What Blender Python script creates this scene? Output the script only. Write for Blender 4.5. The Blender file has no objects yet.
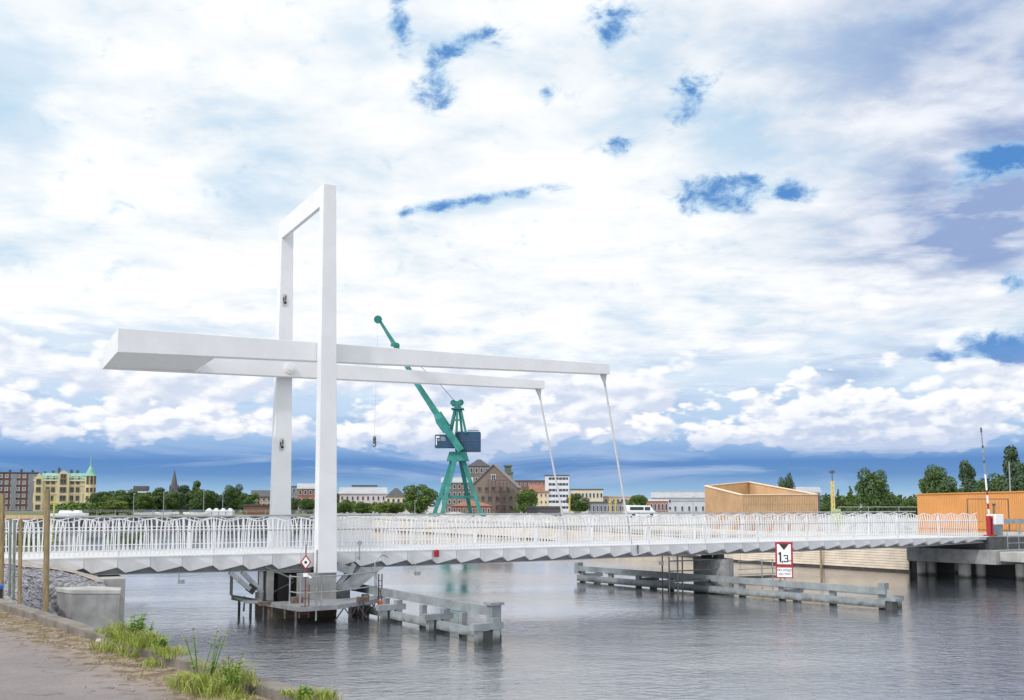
import bpy, math, random
from mathutils import Vector, Matrix
R = math.radians
random.seed(7)
scn = bpy.context.scene
COL = scn.collection

# ------------------------------------------------------------------ camera
F = 985.0; PITCH = R(5.0); EYE = 4.3
CY = 504 - F*math.tan(PITCH)
cam = bpy.data.objects.new('camera', bpy.data.cameras.new('camera'))
COL.objects.link(cam)
cam.location = (0, 0, EYE)
cam.rotation_euler = (R(90)+PITCH, 0, 0)
cam.data.sensor_width = 36.0
cam.data.lens = F/1024*36.0
cam.data.shift_y = (CY-350)/1024
cam.data.clip_end = 6000
cam.data.clip_start = 0.1
scn.camera = cam
scn.view_settings.view_transform = 'Standard'
scn.view_settings.look = 'None'
scn.view_settings.gamma = 1
scn.view_settings.use_curve_mapping = False
scn.view_settings.exposure = 0.0

def ray(x, y):
    v = (CY-y)/F; u = (x-512)/F
    return Vector((u, math.cos(PITCH)-v*math.sin(PITCH), math.sin(PITCH)+v*math.cos(PITCH)))
def at(x, y, Y):
    r = ray(x, y); return r*(Y/r.y) + Vector((0, 0, EYE))
def atz(x, y, z):
    r = ray(x, y); return r*((z-EYE)/r.z) + Vector((0, 0, EYE))
def lin(r, g, b):
    f = lambda c: (c/255/12.92) if c/255 <= .04045 else ((c/255+.055)/1.055)**2.4
    return (f(r), f(g), f(b), 1)

# ------------------------------------------------------------------ sun and sky
SUN_DIR = Vector((-.70, -.71, 0)).normalized()*math.cos(R(42)) + Vector((0, 0, math.sin(R(42))))
sun = bpy.data.objects.new('sun', bpy.data.lights.new('sun', 'SUN'))
COL.objects.link(sun)
sun.data.energy = 2.0
sun.data.angle = R(3.0)
sun.data.color = (1.0, .95, .88)
sun.rotation_euler = (-SUN_DIR).to_track_quat('-Z', 'Y').to_euler()

world = bpy.data.worlds.new('World'); scn.world = world
world.use_nodes = True
wt = world.node_tree; wt.nodes.clear()
class NT:
    def __init__(s, t): s.t = t
    def set(s, sock, v):
        if hasattr(v, 'is_linked') or isinstance(v, bpy.types.NodeSocket): s.t.links.new(v, sock)
        elif v is not None: sock.default_value = v
    def m(s, op, a, b=None, c=None, clamp=False):
        n = s.t.nodes.new('ShaderNodeMath'); n.operation = op; n.use_clamp = clamp
        for i, v in enumerate((a, b, c)):
            if v is not None: s.set(n.inputs[i], v)
        return n.outputs[0]
    def ss(s, v, a, b, lo=0.0, hi=1.0):
        n = s.t.nodes.new('ShaderNodeMapRange'); n.interpolation_type = 'SMOOTHSTEP'
        s.set(n.inputs['Value'], v)
        for k, q in (('From Min', a), ('From Max', b), ('To Min', lo), ('To Max', hi)): s.set(n.inputs[k], q)
        return n.outputs[0]
    def xyz(s, x, y, z):
        n = s.t.nodes.new('ShaderNodeCombineXYZ')
        for i, v in enumerate((x, y, z)): s.set(n.inputs[i], v)
        return n.outputs[0]
    def noise(s, vec, scale, detail=4, rough=.55, dist=0.0, lac=2.0):
        n = s.t.nodes.new('ShaderNodeTexNoise'); s.set(n.inputs['Vector'], vec)
        s.set(n.inputs['Scale'], scale); s.set(n.inputs['Detail'], detail)
        s.set(n.inputs['Roughness'], rough); s.set(n.inputs['Distortion'], dist); s.set(n.inputs['Lacunarity'], lac)
        return n.outputs['Fac']
    def mix(s, f, a, b):
        n = s.t.nodes.new('ShaderNodeMix'); n.data_type = 'RGBA'
        s.set(n.inputs[0], f); s.set(n.inputs[6], a); s.set(n.inputs[7], b)
        return n.outputs[2]
    def ramp(s, f, stops):
        n = s.t.nodes.new('ShaderNodeValToRGB'); e = n.color_ramp.elements
        e[0].position, e[0].color = stops[0]; e[1].position, e[1].color = stops[-1]
        for p_, c_ in stops[1:-1]:
            q = e.new(p_); q.color = c_
        s.set(n.inputs[0], f); return n.outputs[0]
w = NT(wt)
tc = wt.nodes.new('ShaderNodeTexCoord').outputs['Generated']
sep = wt.nodes.new('ShaderNodeSeparateXYZ'); wt.links.new(tc, sep.inputs[0])
dx, dy, dz = sep.outputs
az = w.m('MULTIPLY', w.m('ARCTAN2', dx, dy), 57.2958)
el = w.m('MULTIPLY', w.m('ARCSINE', w.m('MAXIMUM', dz, 0.0)), 57.2958)
def azel(x, y):
    r = ray(x, y).normalized()
    return math.degrees(math.atan2(r.x, r.y)), math.degrees(math.asin(r.z))
# plane the high cloud layer lies on
k = w.m('ADD', dz, .10)
hx = w.m('DIVIDE', dx, k); hy = w.m('DIVIDE', dy, k)
hv = w.xyz(hx, hy, 0.0)
n_big = w.noise(hv, 1.1, 4, .5, .4)
n_mid = w.noise(w.xyz(hx, w.m('MULTIPLY', hy, 1.0), 3.1), 2.6, 7, .58, .2)
n_fine = w.noise(w.xyz(hx, w.m('MULTIPLY', hy, 1.1), 9.7), 8.0, 7, .62, .3)
n_gap = w.noise(w.xyz(w.m('MULTIPLY', az, .55), w.m('MULTIPLY', el, .85), 2.2), 1.0, 6, .62, .3)
sky = wt.nodes.new('ShaderNodeTexSky'); sky.sky_type = 'NISHITA'; sky.sun_disc = False
sky.sun_elevation = R(42); sky.sun_rotation = math.atan2(SUN_DIR.x, SUN_DIR.y)
K = 10.0      # the Background runs at strength 0.1
def kc(r, g, b, s=1.0):
    c = lin(r, g, b); return (c[0]*K*s, c[1]*K*s, c[2]*K*s, 1)
# blue seen through the gaps: the sky texture, kept deep
blue = w.mix(.85, sky.outputs[0], kc(28, 122, 204))
# veil of high cloud
n_puff = w.noise(w.xyz(w.m('MULTIPLY', hx, 1.0), w.m('MULTIPLY', hy, 1.1), 5.5), 5.0, 7, .55, .2)
veil_n = w.m('ADD', w.m('ADD', w.m('MULTIPLY', n_big, .35), w.m('MULTIPLY', n_mid, .35)), w.m('MULTIPLY', n_puff, .30))
veil_c = w.ramp(veil_n, [(.34, kc(188, 216, 240)), (.41, kc(216, 233, 247)), (.46, kc(239, 246, 252)), (.52, kc(251, 253, 255, 1.03)), (.62, kc(254, 255, 255, 1.18))])
def blob(x, y, rx, ry, rot=0.0, soft=.25):
    a0, e0 = azel(x, y)
    ax, ay = rx/985*57.3, ry/985*57.3
    da = w.m('SUBTRACT', az, a0); de = w.m('SUBTRACT', el, e0)
    c_, s_ = math.cos(R(rot)), math.sin(R(rot))
    p = w.m('ADD', w.m('MULTIPLY', da, c_/ax), w.m('MULTIPLY', de, s_/ax))
    q = w.m('ADD', w.m('MULTIPLY', da, -s_/ay), w.m('MULTIPLY', de, c_/ay))
    r2 = w.m('ADD', w.m('MULTIPLY', p, p), w.m('MULTIPLY', q, q))
    return w.m('EXPONENT', w.m('MULTIPLY', r2, -1.0))
# bluish grey thick cloud, upper right
g1 = blob(1050, 10, 230, 130); g2 = blob(960, 240, 120, 50); g3 = blob(1010, 190, 110, 55)
g_all = w.m('ADD', w.m('ADD', g1, w.m('MULTIPLY', g2, .75)), w.m('MULTIPLY', g3, .6))
g_all = w.m('MULTIPLY', g_all, w.ss(w.m('ADD', w.m('MULTIPLY', n_puff, .6), w.m('MULTIPLY', n_mid, .4)), .36, .62, 1.15, .45), clamp=True)
veil_c = w.mix(w.m('MULTIPLY', g_all, .9), veil_c, kc(134, 160, 208))
# soft blue tinge patches, left and centre
t_all = None
for b in ((10, 120, 60, 40), (230, 120, 60, 30), (250, 190, 70, 30), (90, 215, 60, 20), (735, 120, 40, 35), (20, 260, 80, 14), (490, 205, 100, 9, 6), (60, 330, 110, 18), (20, 60, 50, 50), (370, 20, 40, 40), (780, 160, 70, 40)):
    q = blob(*b); t_all = q if t_all is None else w.m('ADD', t_all, q)
t_all = w.m('MULTIPLY', t_all, w.ss(n_mid, .35, .6, 1.1, .1), clamp=True)
veil_c = w.mix(w.m('MULTIPLY', t_all, .55), veil_c, kc(186, 218, 242))
# gaps
h_all = None
for b in ((437, 84, 20, 26, -25), (465, 42, 38, 12, 15), (399, 26, 12, 28, 15), (614, 22, 22, 22, 0), (608, 40, 12, 12, 0), (690, 95, 26, 22, 25), (545, 96, 10, 8, 0),
          (722, 186, 52, 13, 3), (722, 205, 36, 11, 0), (790, 192, 24, 10, 0), (618, 150, 14, 14, 0), (1000, 344, 84, 12, 3), (1010, 165, 60, 14, 0), (1024, 280, 22, 14, 20),
          (430, 208, 44, 6, 8), (500, 196, 50, 6, 8), (1020, 152, 50, 8, 0), (1024, 355, 60, 10, 0)):
    q = blob(*b); h_all = q if h_all is None else w.m('ADD', h_all, q)
gap_n = n_gap
gap = w.ss(w.m('ADD', w.m('MULTIPLY', h_all, .75), w.m('MULTIPLY', w.m('SUBTRACT', gap_n, .5), 3.4)), .30, 1.15)
gap = w.m('MULTIPLY', gap, w.ss(h_all, .04, .5, 0, .92))
halo = w.m('MULTIPLY', w.ss(w.m('ADD', w.m('MULTIPLY', h_all, .8), w.m('MULTIPLY', w.m('SUBTRACT', gap_n, .5), 2.0)), .1, .8), .85)
high = w.mix(halo, veil_c, kc(176, 213, 242))
# lower sky: blue with heaped clouds
low = w.ramp(w.m('DIVIDE', el, 12.0), [(0.0, kc(190, 214, 230)), (.07, kc(146, 186, 220)), (.14, kc(108, 150, 202)), (.20, kc(98, 143, 202)), (.26, kc(138, 176, 222)), (.36, kc(184, 211, 241)), (.6, kc(212, 230, 248)), (1.0, kc(236, 243, 252))])
streak = w.noise(w.xyz(w.m('MULTIPLY', az, .10), w.m('MULTIPLY', el, .75), 1.7), 1.0, 6, .6, .6)
low = w.mix(w.m('MULTIPLY', w.ss(streak, .44, .68), w.ss(el, .6, 2.2, .3, .85)), low, kc(172, 196, 230))
def cum(seed, sx, sy, e_lo, e_mid, e_top, bias, daz=0.0, de=0.0):
    a_ = w.m('ADD', az, daz); e_ = w.m('ADD', el, de)
    v = w.xyz(w.m('MULTIPLY', a_, sx), w.m('MULTIPLY', e_, sy), seed)
    a = w.noise(v, 1.0, 6, .56, .1)
    for q_, am in ((2.3, .20), (5.5, .11)):
        vo = wt.nodes.new('ShaderNodeTexVoronoi'); vo.feature = 'F1'; vo.inputs['Scale'].default_value = q_
        wt.links.new(v, vo.inputs['Vector'])
        a = w.m('ADD', a, w.m('MULTIPLY', w.m('SUBTRACT', .42, vo.outputs['Distance']), am))
    lump = w.noise(w.xyz(w.m('MULTIPLY', a_, sx*.30), w.m('MULTIPLY', e_, sy*.1), seed+5), 1.0, 2, .5, 0)
    top = w.ss(e_, e_mid, e_top, 0.0, .42); bot = w.ss(e_, e_lo-1.2, e_lo+1.6, .55, 0.0)
    d = w.m('ADD', w.m('MULTIPLY', a, 1.0), w.m('MULTIPLY', w.m('SUBTRACT', lump, .5), 1.1))
    d = w.m('SUBTRACT', w.m('SUBTRACT', w.m('ADD', d, bias), top), bot)
    return d
for (seed, sx, sy, lo, mid, top, bias) in ((11.3, .15, .30, 2.9, 7.2, 14.0, .165), (31.9, .27, .52, 2.5, 4.2, 7.8, .11)):
    d0 = cum(seed, sx, sy, lo, mid, top, bias)
    d1 = cum(seed, sx, sy, lo, mid, top, bias, -.45, .42)
    mask = w.ss(d0, .49, .57)
    lit = w.ss(w.m('SUBTRACT', d0, d1), -.09, .13)
    body = w.ss(d0, .5, .85)
    lit = w.m('ADD', w.m('MULTIPLY', lit, .75), w.m('MULTIPLY', w.ss(d0, .95, .5), .35), clamp=True)
    shade = w.m('MULTIPLY', lit, w.ss(el, lo+.2, lo+2.0, .4, 1.0))
    cc = w.mix(shade, kc(188, 204, 233), kc(254, 254, 255, 1.05))
    low = w.mix(w.m('MULTIPLY', w.m('MULTIPLY', mask, .96), w.ss(w.m('ADD', el, w.m('MULTIPLY', w.m('SUBTRACT', streak, .5), 5.0)), 1.7, 3.9)), low, cc)
hmix = w.ss(w.m('ADD', el, w.m('MULTIPLY', w.m('SUBTRACT', n_mid, .5), 10.0)), 6.4, 10.6)
final = w.mix(w.m('MULTIPLY', gap, .93), w.mix(hmix, low, high), blue)
# sky boost added around the veiled sun and overhead, unseen, brightening the foreground
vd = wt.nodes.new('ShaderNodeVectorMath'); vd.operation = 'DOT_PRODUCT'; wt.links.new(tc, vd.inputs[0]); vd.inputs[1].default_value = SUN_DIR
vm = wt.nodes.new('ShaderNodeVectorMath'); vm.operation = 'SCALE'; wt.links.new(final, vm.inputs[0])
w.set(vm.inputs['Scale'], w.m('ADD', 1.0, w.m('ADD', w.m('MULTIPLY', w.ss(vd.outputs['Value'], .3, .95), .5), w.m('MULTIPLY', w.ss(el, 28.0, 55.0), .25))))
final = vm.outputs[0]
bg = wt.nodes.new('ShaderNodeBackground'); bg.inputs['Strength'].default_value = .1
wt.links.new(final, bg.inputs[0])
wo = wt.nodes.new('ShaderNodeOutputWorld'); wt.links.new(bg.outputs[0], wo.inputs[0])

# ------------------------------------------------------------------ materials
MATS = {}
def mat(name, col, rough=.6, var=.15, scale=3.0, metal=0.0, bump=0.0, bscale=20.0, col2=None, spec=.5, streaks=0.0, stretch=(1, 1, 1), detail=5, tide=False):
    m = bpy.data.materials.new(name); m.use_nodes = True
    t = m.node_tree; n = NT(t); b = t.nodes['Principled BSDF']
    co = t.nodes.new('ShaderNodeTexCoord').outputs['Object']
    mp = t.nodes.new('ShaderNodeMapping'); mp.inputs['Scale'].default_value = stretch
    t.links.new(co, mp.inputs[0]); v = mp.outputs[0]
    f = n.noise(v, scale, detail, .6)
    c1 = tuple(c*(1-var) for c in col[:3])+(1,)
    c2 = col2 if col2 else tuple(min(1, c*(1+var)) for c in col[:3])+(1,)
    c = n.mix(n.ss(f, .32, .68), c1, c2)
    if streaks:
        mp2 = t.nodes.new('ShaderNodeMapping'); mp2.inputs['Scale'].default_value = (3, 3, .25)
        t.links.new(co, mp2.inputs[0])
        s = n.noise(mp2.outputs[0], 1.6, 5, .65)
        c = n.mix(n.m('MULTIPLY', n.ss(s, .52, .72), streaks), c, tuple(q*.45 for q in col[:3])+(1,))
    if tide:
        gp = t.nodes.new('ShaderNodeNewGeometry').outputs['Position']; sz_ = t.nodes.new('ShaderNodeSeparateXYZ'); t.links.new(gp, sz_.inputs[0])
        zz_ = n.m('ADD', sz_.outputs[2], n.m('MULTIPLY', n.m('SUBTRACT', n.noise(gp, 3.0, 4, .6), .5), .35))
        c = n.mix(n.m('MULTIPLY', n.ss(zz_, .02, .26, 1, 0), .85), c, (.035, .04, .028, 1))
    t.links.new(c, b.inputs['Base Color'])
    rr = n.ss(f, .3, .7, max(.02, rough-.08), min(1, rough+.08))
    t.links.new(rr, b.inputs['Roughness'])
    b.inputs['Metallic'].default_value = metal
    b.inputs['Specular IOR Level'].default_value = spec
    if bump:
        bn = t.nodes.new('ShaderNodeBump'); bn.inputs['Strength'].default_value = 1.0
        bn.inputs['Distance'].default_value = bump
        t.links.new(n.noise(v, bscale, 6, .6), bn.inputs['Height']); t.links.new(bn.outputs[0], b.inputs['Normal'])
    MATS[name] = m
    return m
white = mat('white_paint', (.75, .75, .765), .42, .035, .8, streaks=.06)
white_d = mat('white_paint_dusty', (.78, .78, .79), .5, .04, 1.2, streaks=.12)
rail_w = mat('railing_white', (.78, .78, .79), .4, .03, 1.0)
deck_m = mat('deck_coating', (.55, .55, .56), .7, .08, 2.0, bump=.003)
under_m = mat('underside_steel', (.16, .165, .17), .6, .15, 1.5)
steel = mat('galvanised_steel', (.36, .375, .39), .45, .18, 3.0, metal=.55)
steel_dk = mat('dark_steel', (.10, .105, .11), .5, .25, 4.0, metal=.4)
concrete = mat('concrete', (.38, .375, .36), .85, .16, 1.3, bump=.006, bscale=14, streaks=.35, tide=True)
concrete_w = mat('wet_concrete', (.12, .105, .085), .6, .3, 2.0, bump=.006, streaks=.3)
concrete_d = mat('old_concrete', (.26, .26, .26), .85, .22, 1.6, bump=.01, bscale=10, streaks=.5, tide=True)
kerb_m = mat('kerb_concrete', (.17, .15, .13), .9, .3, 3.0, bump=.012, bscale=12)
rust = mat('rusty_red', (.17, .075, .055), .7, .35, 6.0)
red = mat('red_paint', (.34, .015, .025), .4, .1, 4.0)
black = mat('black_paint', (.02, .02, .022), .5, .1, 4.0)
rubber = mat('black_rubber', (.03, .03, .032), .8, .2, 4.0)
signw = mat('sign_white', (.82, .82, .82), .4, .02, 4.0)
fend = mat('grey_fender_timber', (.24, .265, .28), .7, .2, 1.5, bump=.004, bscale=10, streaks=.22, tide=True)
fend_d = mat('wet_timber_and_shade', (.05, .055, .055), .5, .3, 2.0)  # wet timber; also the painted dark under the jetty and between pile pairs
board = mat('larch_boards', (.62, .53, .43), .75, .12, 1.0, bump=.004, streaks=.12)
post_w = mat('weathered_post', (.27, .20, .105), .85, .3, 6.0, bump=.006, stretch=(4, 4, .6))
post_n = mat('new_timber', (.48, .34, .18), .8, .18, 5.0, bump=.004, stretch=(4, 4, .6))
galv_g = mat('green_grey_tube', (.22, .24, .21), .5, .2, 4.0, metal=.3)
bark = mat('bark', (.09, .07, .05), .95, .3, 6.0)
teal = mat('teal_crane_paint', (.022, .20, .18), .55, .3, .5, streaks=.3)
navy = mat('navy_cabin_paint', (.012, .055, .12), .5, .2, .4)
blue_m = mat('blue_plastic', (.02, .12, .45), .4, .1, 4.0)
glass = mat('window_glass', (.05, .065, .085), .12, .3, .8)
glass_l = mat('pale_window_glass', (.20, .25, .30), .15, .3, .8)
frame_w = mat('window_frame', (.7, .7, .68), .5, .05, 2.0)
roof_dk = mat('dark_roof', (.075, .075, .08), .7, .2, .7)
roof_red = mat('red_tile_roof', (.27, .125, .085), .8, .22, .9)
roof_grn = mat('copper_green_roof', (.20, .42, .34), .7, .2, .5)
roof_gry = mat('grey_metal_roof', (.36, .37, .39), .5, .12, .5)

# ------------------------------------------------------------------ mesh building
class MB:
    def __init__(s): s.v = []; s.f = []; s.mi = []; s.cur = 0; s.sm = False; s.smooth = []
    def add(s, vs, fs):
        o = len(s.v); s.v += [tuple(p) for p in vs]
        for q in fs: s.f.append([i+o for i in q]); s.mi.append(s.cur); s.smooth.append(s.sm)
    def box(s, x0, x1, y0, y1, z0, z1):
        s.frame(Vector(((x0+x1)/2, (y0+y1)/2, (z0+z1)/2)), Vector((1, 0, 0)), Vector((0, 1, 0)), Vector((0, 0, 1)), x1-x0, y1-y0, z1-z0)
    def frame(s, c, a, b, n, la, lb, ln):
        c = Vector(c); vs = []
        for k_ in (-1, 1):
            for i, j in ((-1, -1), (1, -1), (1, 1), (-1, 1)):
                vs.append(c + a*(la/2*i) + b*(lb/2*j) + n*(ln/2*k_))
        s.add(vs, [(3, 2, 1, 0), (4, 5, 6, 7), (0, 1, 5, 4), (1, 2, 6, 5), (2, 3, 7, 6), (3, 0, 4, 7)])
    def bar(s, p, q, wd, ht, up=Vector((0, 0, 1)), w2=None, h2=None):
        p, q = Vector(p), Vector(q); d = (q-p).normalized()
        if abs(d.dot(up)) > .98: up = Vector((1, 0, 0)) if abs(d.x) < .9 else Vector((0, 1, 0))
        a = d.cross(up).normalized(); b = a.cross(d).normalized()
        w2 = wd if w2 is None else w2; h2 = ht if h2 is None else h2
        vs = [p + a*(wd/2*i) + b*(ht/2*j) for i, j in ((-1, -1), (1, -1), (1, 1), (-1, 1))]
        vs += [q + a*(w2/2*i) + b*(h2/2*j) for i, j in ((-1, -1), (1, -1), (1, 1), (-1, 1))]
        s.add(vs, [(3, 2, 1, 0), (4, 5, 6, 7), (0, 1, 5, 4), (1, 2, 6, 5), (2, 3, 7, 6), (3, 0, 4, 7)])
    def tube(s, p, q, r, r2=None, n=10, cap=True):
        p, q = Vector(p), Vector(q); d = (q-p).normalized(); r2 = r if r2 is None else r2
        up = Vector((0, 0, 1)) if abs(d.z) < .95 else Vector((1, 0, 0))
        a = d.cross(up).normalized(); b = a.cross(d)
        vs = []
        for c_, rr in ((p, r), (q, r2)):
            for i in range(n):
                t = 2*math.pi*i/n; vs.append(c_ + a*math.cos(t)*rr + b*math.sin(t)*rr)
        sm = s.sm; s.sm = True
        s.add(vs, [(i, (i+1) % n, n+(i+1) % n, n+i) for i in range(n)])
        s.sm = sm
        if cap: s.add(vs, [tuple(range(n-1, -1, -1)), tuple(range(n, 2*n))])
    def path(s, pts, r, n=8):
        for p, q in zip(pts[:-1], pts[1:]): s.tube(p, q, r, n=n)
    def prism(s, poly, z0, z1):
        n = len(poly); vs = [(p[0], p[1], z0) for p in poly] + [(p[0], p[1], z1) for p in poly]
        s.add(vs, [tuple(range(n-1, -1, -1)), tuple(range(n, 2*n))] + [(i, (i+1) % n, n+(i+1) % n, n+i) for i in range(n)])
    def loft(s, A, Bq):
        n = len(A)
        s.add(list(A)+list(Bq), [tuple(range(n-1, -1, -1)), tuple(range(n, 2*n))] + [(i, (i+1) % n, n+(i+1) % n, n+i) for i in range(n)])
    def ball(s, c, r, n=8, sq=(1, 1, 1)):
        c = Vector(c); vs = []; fs = []; h = n//2
        for i in range(h+1):
            for j in range(n):
                a = math.pi*i/h; t = 2*math.pi*j/n
                vs.append(c + Vector((math.sin(a)*math.cos(t)*sq[0], math.sin(a)*math.sin(t)*sq[1], math.cos(a)*sq[2]))*r)
        for i in range(h):
            for j in range(n): fs.append((i*n+j, (i+1)*n+j, (i+1)*n+(j+1) % n, i*n+(j+1) % n))
        sm = s.sm; s.sm = True; s.add(vs, fs); s.sm = sm
    def build(s, name, m, parent=None, bevel=0.0):
        me = bpy.data.meshes.new(name)
        off = Vector((0, 0, 0))
        p = parent
        while p is not None: off += Vector(p.location); p = p.parent
        me.from_pydata([tuple(Vector(v)-off) for v in s.v], [], s.f)
        for q in (m if isinstance(m, (list, tuple)) else [m]): me.materials.append(q)
        me.polygons.foreach_set('material_index', s.mi)
        me.polygons.foreach_set('use_smooth', s.smooth)
        me.validate(); me.update()
        o = bpy.data.objects.new(name, me); COL.objects.link(o)
        if parent is not None: o.parent = parent
        if bevel:
            b = o.modifiers.new('bevel', 'BEVEL'); b.width = bevel; b.segments = 2; b.limit_method = 'ANGLE'
        return o
def tag(o, label, cat, group=None):
    o['label'] = label; o['category'] = cat
    if group: o['group'] = group
    return o
def struct(o): o['kind'] = 'structure'; return o
def stuff(o, label=None, cat=None):
    o['kind'] = 'stuff'
    if label: o['label'] = label
    if cat: o['category'] = cat
    return o
def thing(name, loc, label, cat, group=None):
    o = bpy.data.objects.new(name, None); COL.objects.link(o); o.location = loc
    o.empty_display_size = .2
    return tag(o, label, cat, group)

# bridge frame: s along the bridge, c across it (0 = face nearest the camera), z above water
TH = 0.48910
Lv = Vector((math.cos(TH), math.sin(TH), 0)); Cv = Vector((-Lv.y, Lv.x, 0)); Ov = Vector((-13.964, 35.179, 0))
UP = Vector((0, 0, 1))
def B(s, c, z): return Ov + Lv*s + Cv*c + UP*z
def bbox(mb, s0, s1, c0, c1, z0, z1):
    mb.frame(B((s0+s1)/2, (c0+c1)/2, (z0+z1)/2), Lv, Cv, UP, s1-s0, c1-c0, z1-z0)
# ================================================================== SETTING
# water with wind ripples
def water_mat():
    m = bpy.data.materials.new('water'); m.use_nodes = True
    t = m.node_tree; n = NT(t); b = t.nodes['Principled BSDF']
    b.inputs['Base Color'].default_value = (.040, .046, .056, 1)
    b.inputs['Roughness'].default_value = .02; b.inputs['IOR'].default_value = 1.40
    g = t.nodes.new('ShaderNodeNewGeometry').outputs['Position']
    def mp(sc):
        q = t.nodes.new('ShaderNodeMapping'); q.inputs['Scale'].default_value = sc
        q.inputs['Rotation'].default_value = (0, 0, R(-12)); t.links.new(g, q.inputs[0]); return q.outputs[0]
    a = n.noise(mp((.55, 1.0, 1)), 1.1, 3, .5, .3)
    c = n.noise(mp((.75, 1.0, 1)), 4.2, 4, .6, .5)
    patch = n.ss(n.noise(mp((.25, .6, 1)), .16, 3, .5), .36, .64, .4, 1.45)
    sy_ = t.nodes.new('ShaderNodeSeparateXYZ'); t.links.new(g, sy_.inputs[0])
    ruf = n.ss(sy_.outputs[1], 26.0, 52.0, 1.8, .48)
    patch = n.m('MULTIPLY', patch, ruf)
    h = n.m('ADD', n.m('MULTIPLY', a, .020), n.m('MULTIPLY', c, .018))
    h = n.m('ADD', h, n.m('MULTIPLY', n.noise(mp((.7, 1.0, 1)), 14.0, 2, .5), .0022))
    h = n.m('MULTIPLY', h, patch)
    bn = t.nodes.new('ShaderNodeBump'); bn.inputs['Strength'].default_value = 1; bn.inputs['Distance'].default_value = 1.0
    t.links.new(h, bn.inputs['Height']); t.links.new(bn.outputs[0], b.inputs['Normal'])
    gl_ = t.nodes.new('ShaderNodeBsdfGlossy'); gl_.inputs['Roughness'].default_value = .025; gl_.inputs['Color'].default_value = (.93, .93, .95, 1)
    t.links.new(bn.outputs[0], gl_.inputs['Normal'])
    ms_ = t.nodes.new('ShaderNodeMixShader'); ms_.inputs[0].default_value = .38
    t.links.new(b.outputs[0], ms_.inputs[1]); t.links.new(gl_.outputs[0], ms_.inputs[2])
    t.links.new(ms_.outputs[0], t.nodes['Material Output'].inputs['Surface'])
    return m
mb = MB(); mb.add([(-1800, -300, 0), (1800, -300, 0), (1800, 2500, 0), (-1800, 2500, 0)], [(0, 1, 2, 3)])
struct(mb.build('water', water_mat()))

# quay the photographer stands on
K0 = Vector((-8.47, 16.5, 0)); KD = (Vector((-1.33, 7.98, 0))-K0).normalized(); KN = Vector((KD.y, -KD.x, 0))  # KN points to the quay side
if KN.dot(Vector((-1, -1, 0))) < 0: KN = -KN
def ground_mat():
    m = bpy.data.materials.new('worn_asphalt'); m.use_nodes = True
    t = m.node_tree; n = NT(t); b = t.nodes['Principled BSDF']
    g = t.nodes.new('ShaderNodeNewGeometry').outputs['Position']
    big = n.noise(g, .55, 6, .6, .3); fine = n.noise(g, 45, 4, .7); mid = n.noise(g, 4.5, 6, .65)
    sepn = t.nodes.new('ShaderNodeSeparateXYZ'); t.links.new(g, sepn.inputs[0])
    # distance from the kerb
    d = n.m('ADD', n.m('MULTIPLY', n.m('SUBTRACT', sepn.outputs[0], K0.x), KN.x), n.m('MULTIPLY', n.m('SUBTRACT', sepn.outputs[1], K0.y), KN.y))
    dirt = n.ss(n.m('ADD', d, n.m('MULTIPLY', n.m('SUBTRACT', mid, .5), 1.8)), .5, 1.15, 1.0, 0.0)
    asph = n.mix(n.ss(big, .35, .65), (.205, .182, .178, 1), (.285, .25, .242, 1))
    asph = n.mix(n.m('MULTIPLY', n.ss(fine, .45, .7), .5), asph, (.13, .125, .13, 1))
    asph = n.mix(n.m('MULTIPLY', n.ss(mid, .6, .75), .35), asph, (.30, .25, .20, 1))
    soil = n.mix(n.ss(mid, .4, .6), (.15, .11, .075, 1), (.33, .26, .19, 1))
    soil = n.mix(n.m('MULTIPLY', n.ss(fine, .5, .66), .6), soil, (.09, .07, .05, 1))
    # cracks
    vo = t.nodes.new('ShaderNodeTexVoronoi'); vo.feature = 'DISTANCE_TO_EDGE'; vo.inputs['Scale'].default_value = .55
    wv = t.nodes.new('ShaderNodeVectorMath'); wv.operation = 'ADD'
    t.links.new(g, wv.inputs[0]); nn = t.nodes.new('ShaderNodeTexNoise'); nn.inputs['Scale'].default_value = 1.7
    t.links.new(g, nn.inputs['Vector']); t.links.new(nn.outputs['Color'], wv.inputs[1]); t.links.new(wv.outputs[0], vo.inputs['Vector'])
    cr = n.m('MULTIPLY', n.m('MULTIPLY', n.ss(vo.outputs['Distance'], .003, .009, 1, 0), n.ss(mid, .5, .6)), .6)
    asph = n.mix(n.m('MULTIPLY', cr, .7), asph, (.07, .06, .055, 1))
    c = n.mix(dirt, asph, soil); t.links.new(c, b.inputs['Base Color'])
    b.inputs['Roughness'].default_value = .92; b.inputs['Specular IOR Level'].default_value = .25
    bn = t.nodes.new('ShaderNodeBump'); bn.inputs['Distance'].default_value = .012
    t.links.new(n.m('ADD', n.m('MULTIPLY', fine, .5), n.m('SUBTRACT', mid, cr)), bn.inputs['Height']); t.links.new(bn.outputs[0], b.inputs['Normal'])
    return m
GZ = 2.65
A0 = K0 - KD*40; A1 = K0 + KD*60
mb = MB(); mb.prism([(A0+KN*.19)[:2], (A0+KN*90)[:2], (A1+KN*90)[:2], (A1+KN*.19)[:2]][::1], -2, GZ)
struct(mb.build('quay_pavement', ground_mat()))
mb = MB()
random.seed(3)
nseg = 66
for i in range(nseg):       # kerb stones, slightly uneven
    p = K0 + KD*(-39 + i*1.5); q = p + KD*1.488
    j = Vector((random.uniform(-.004, .004), random.uniform(-.004, .004), 0)); zt = 2.75 + random.uniform(-.005, .005)
    a, b = p+j, q+j
    mb.prism([a[:2], b[:2], (b+KN*.20)[:2], (a+KN*.20)[:2]], 2.3, zt)
struct(mb.build('kerb', kerb_m, bevel=.018))
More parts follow.
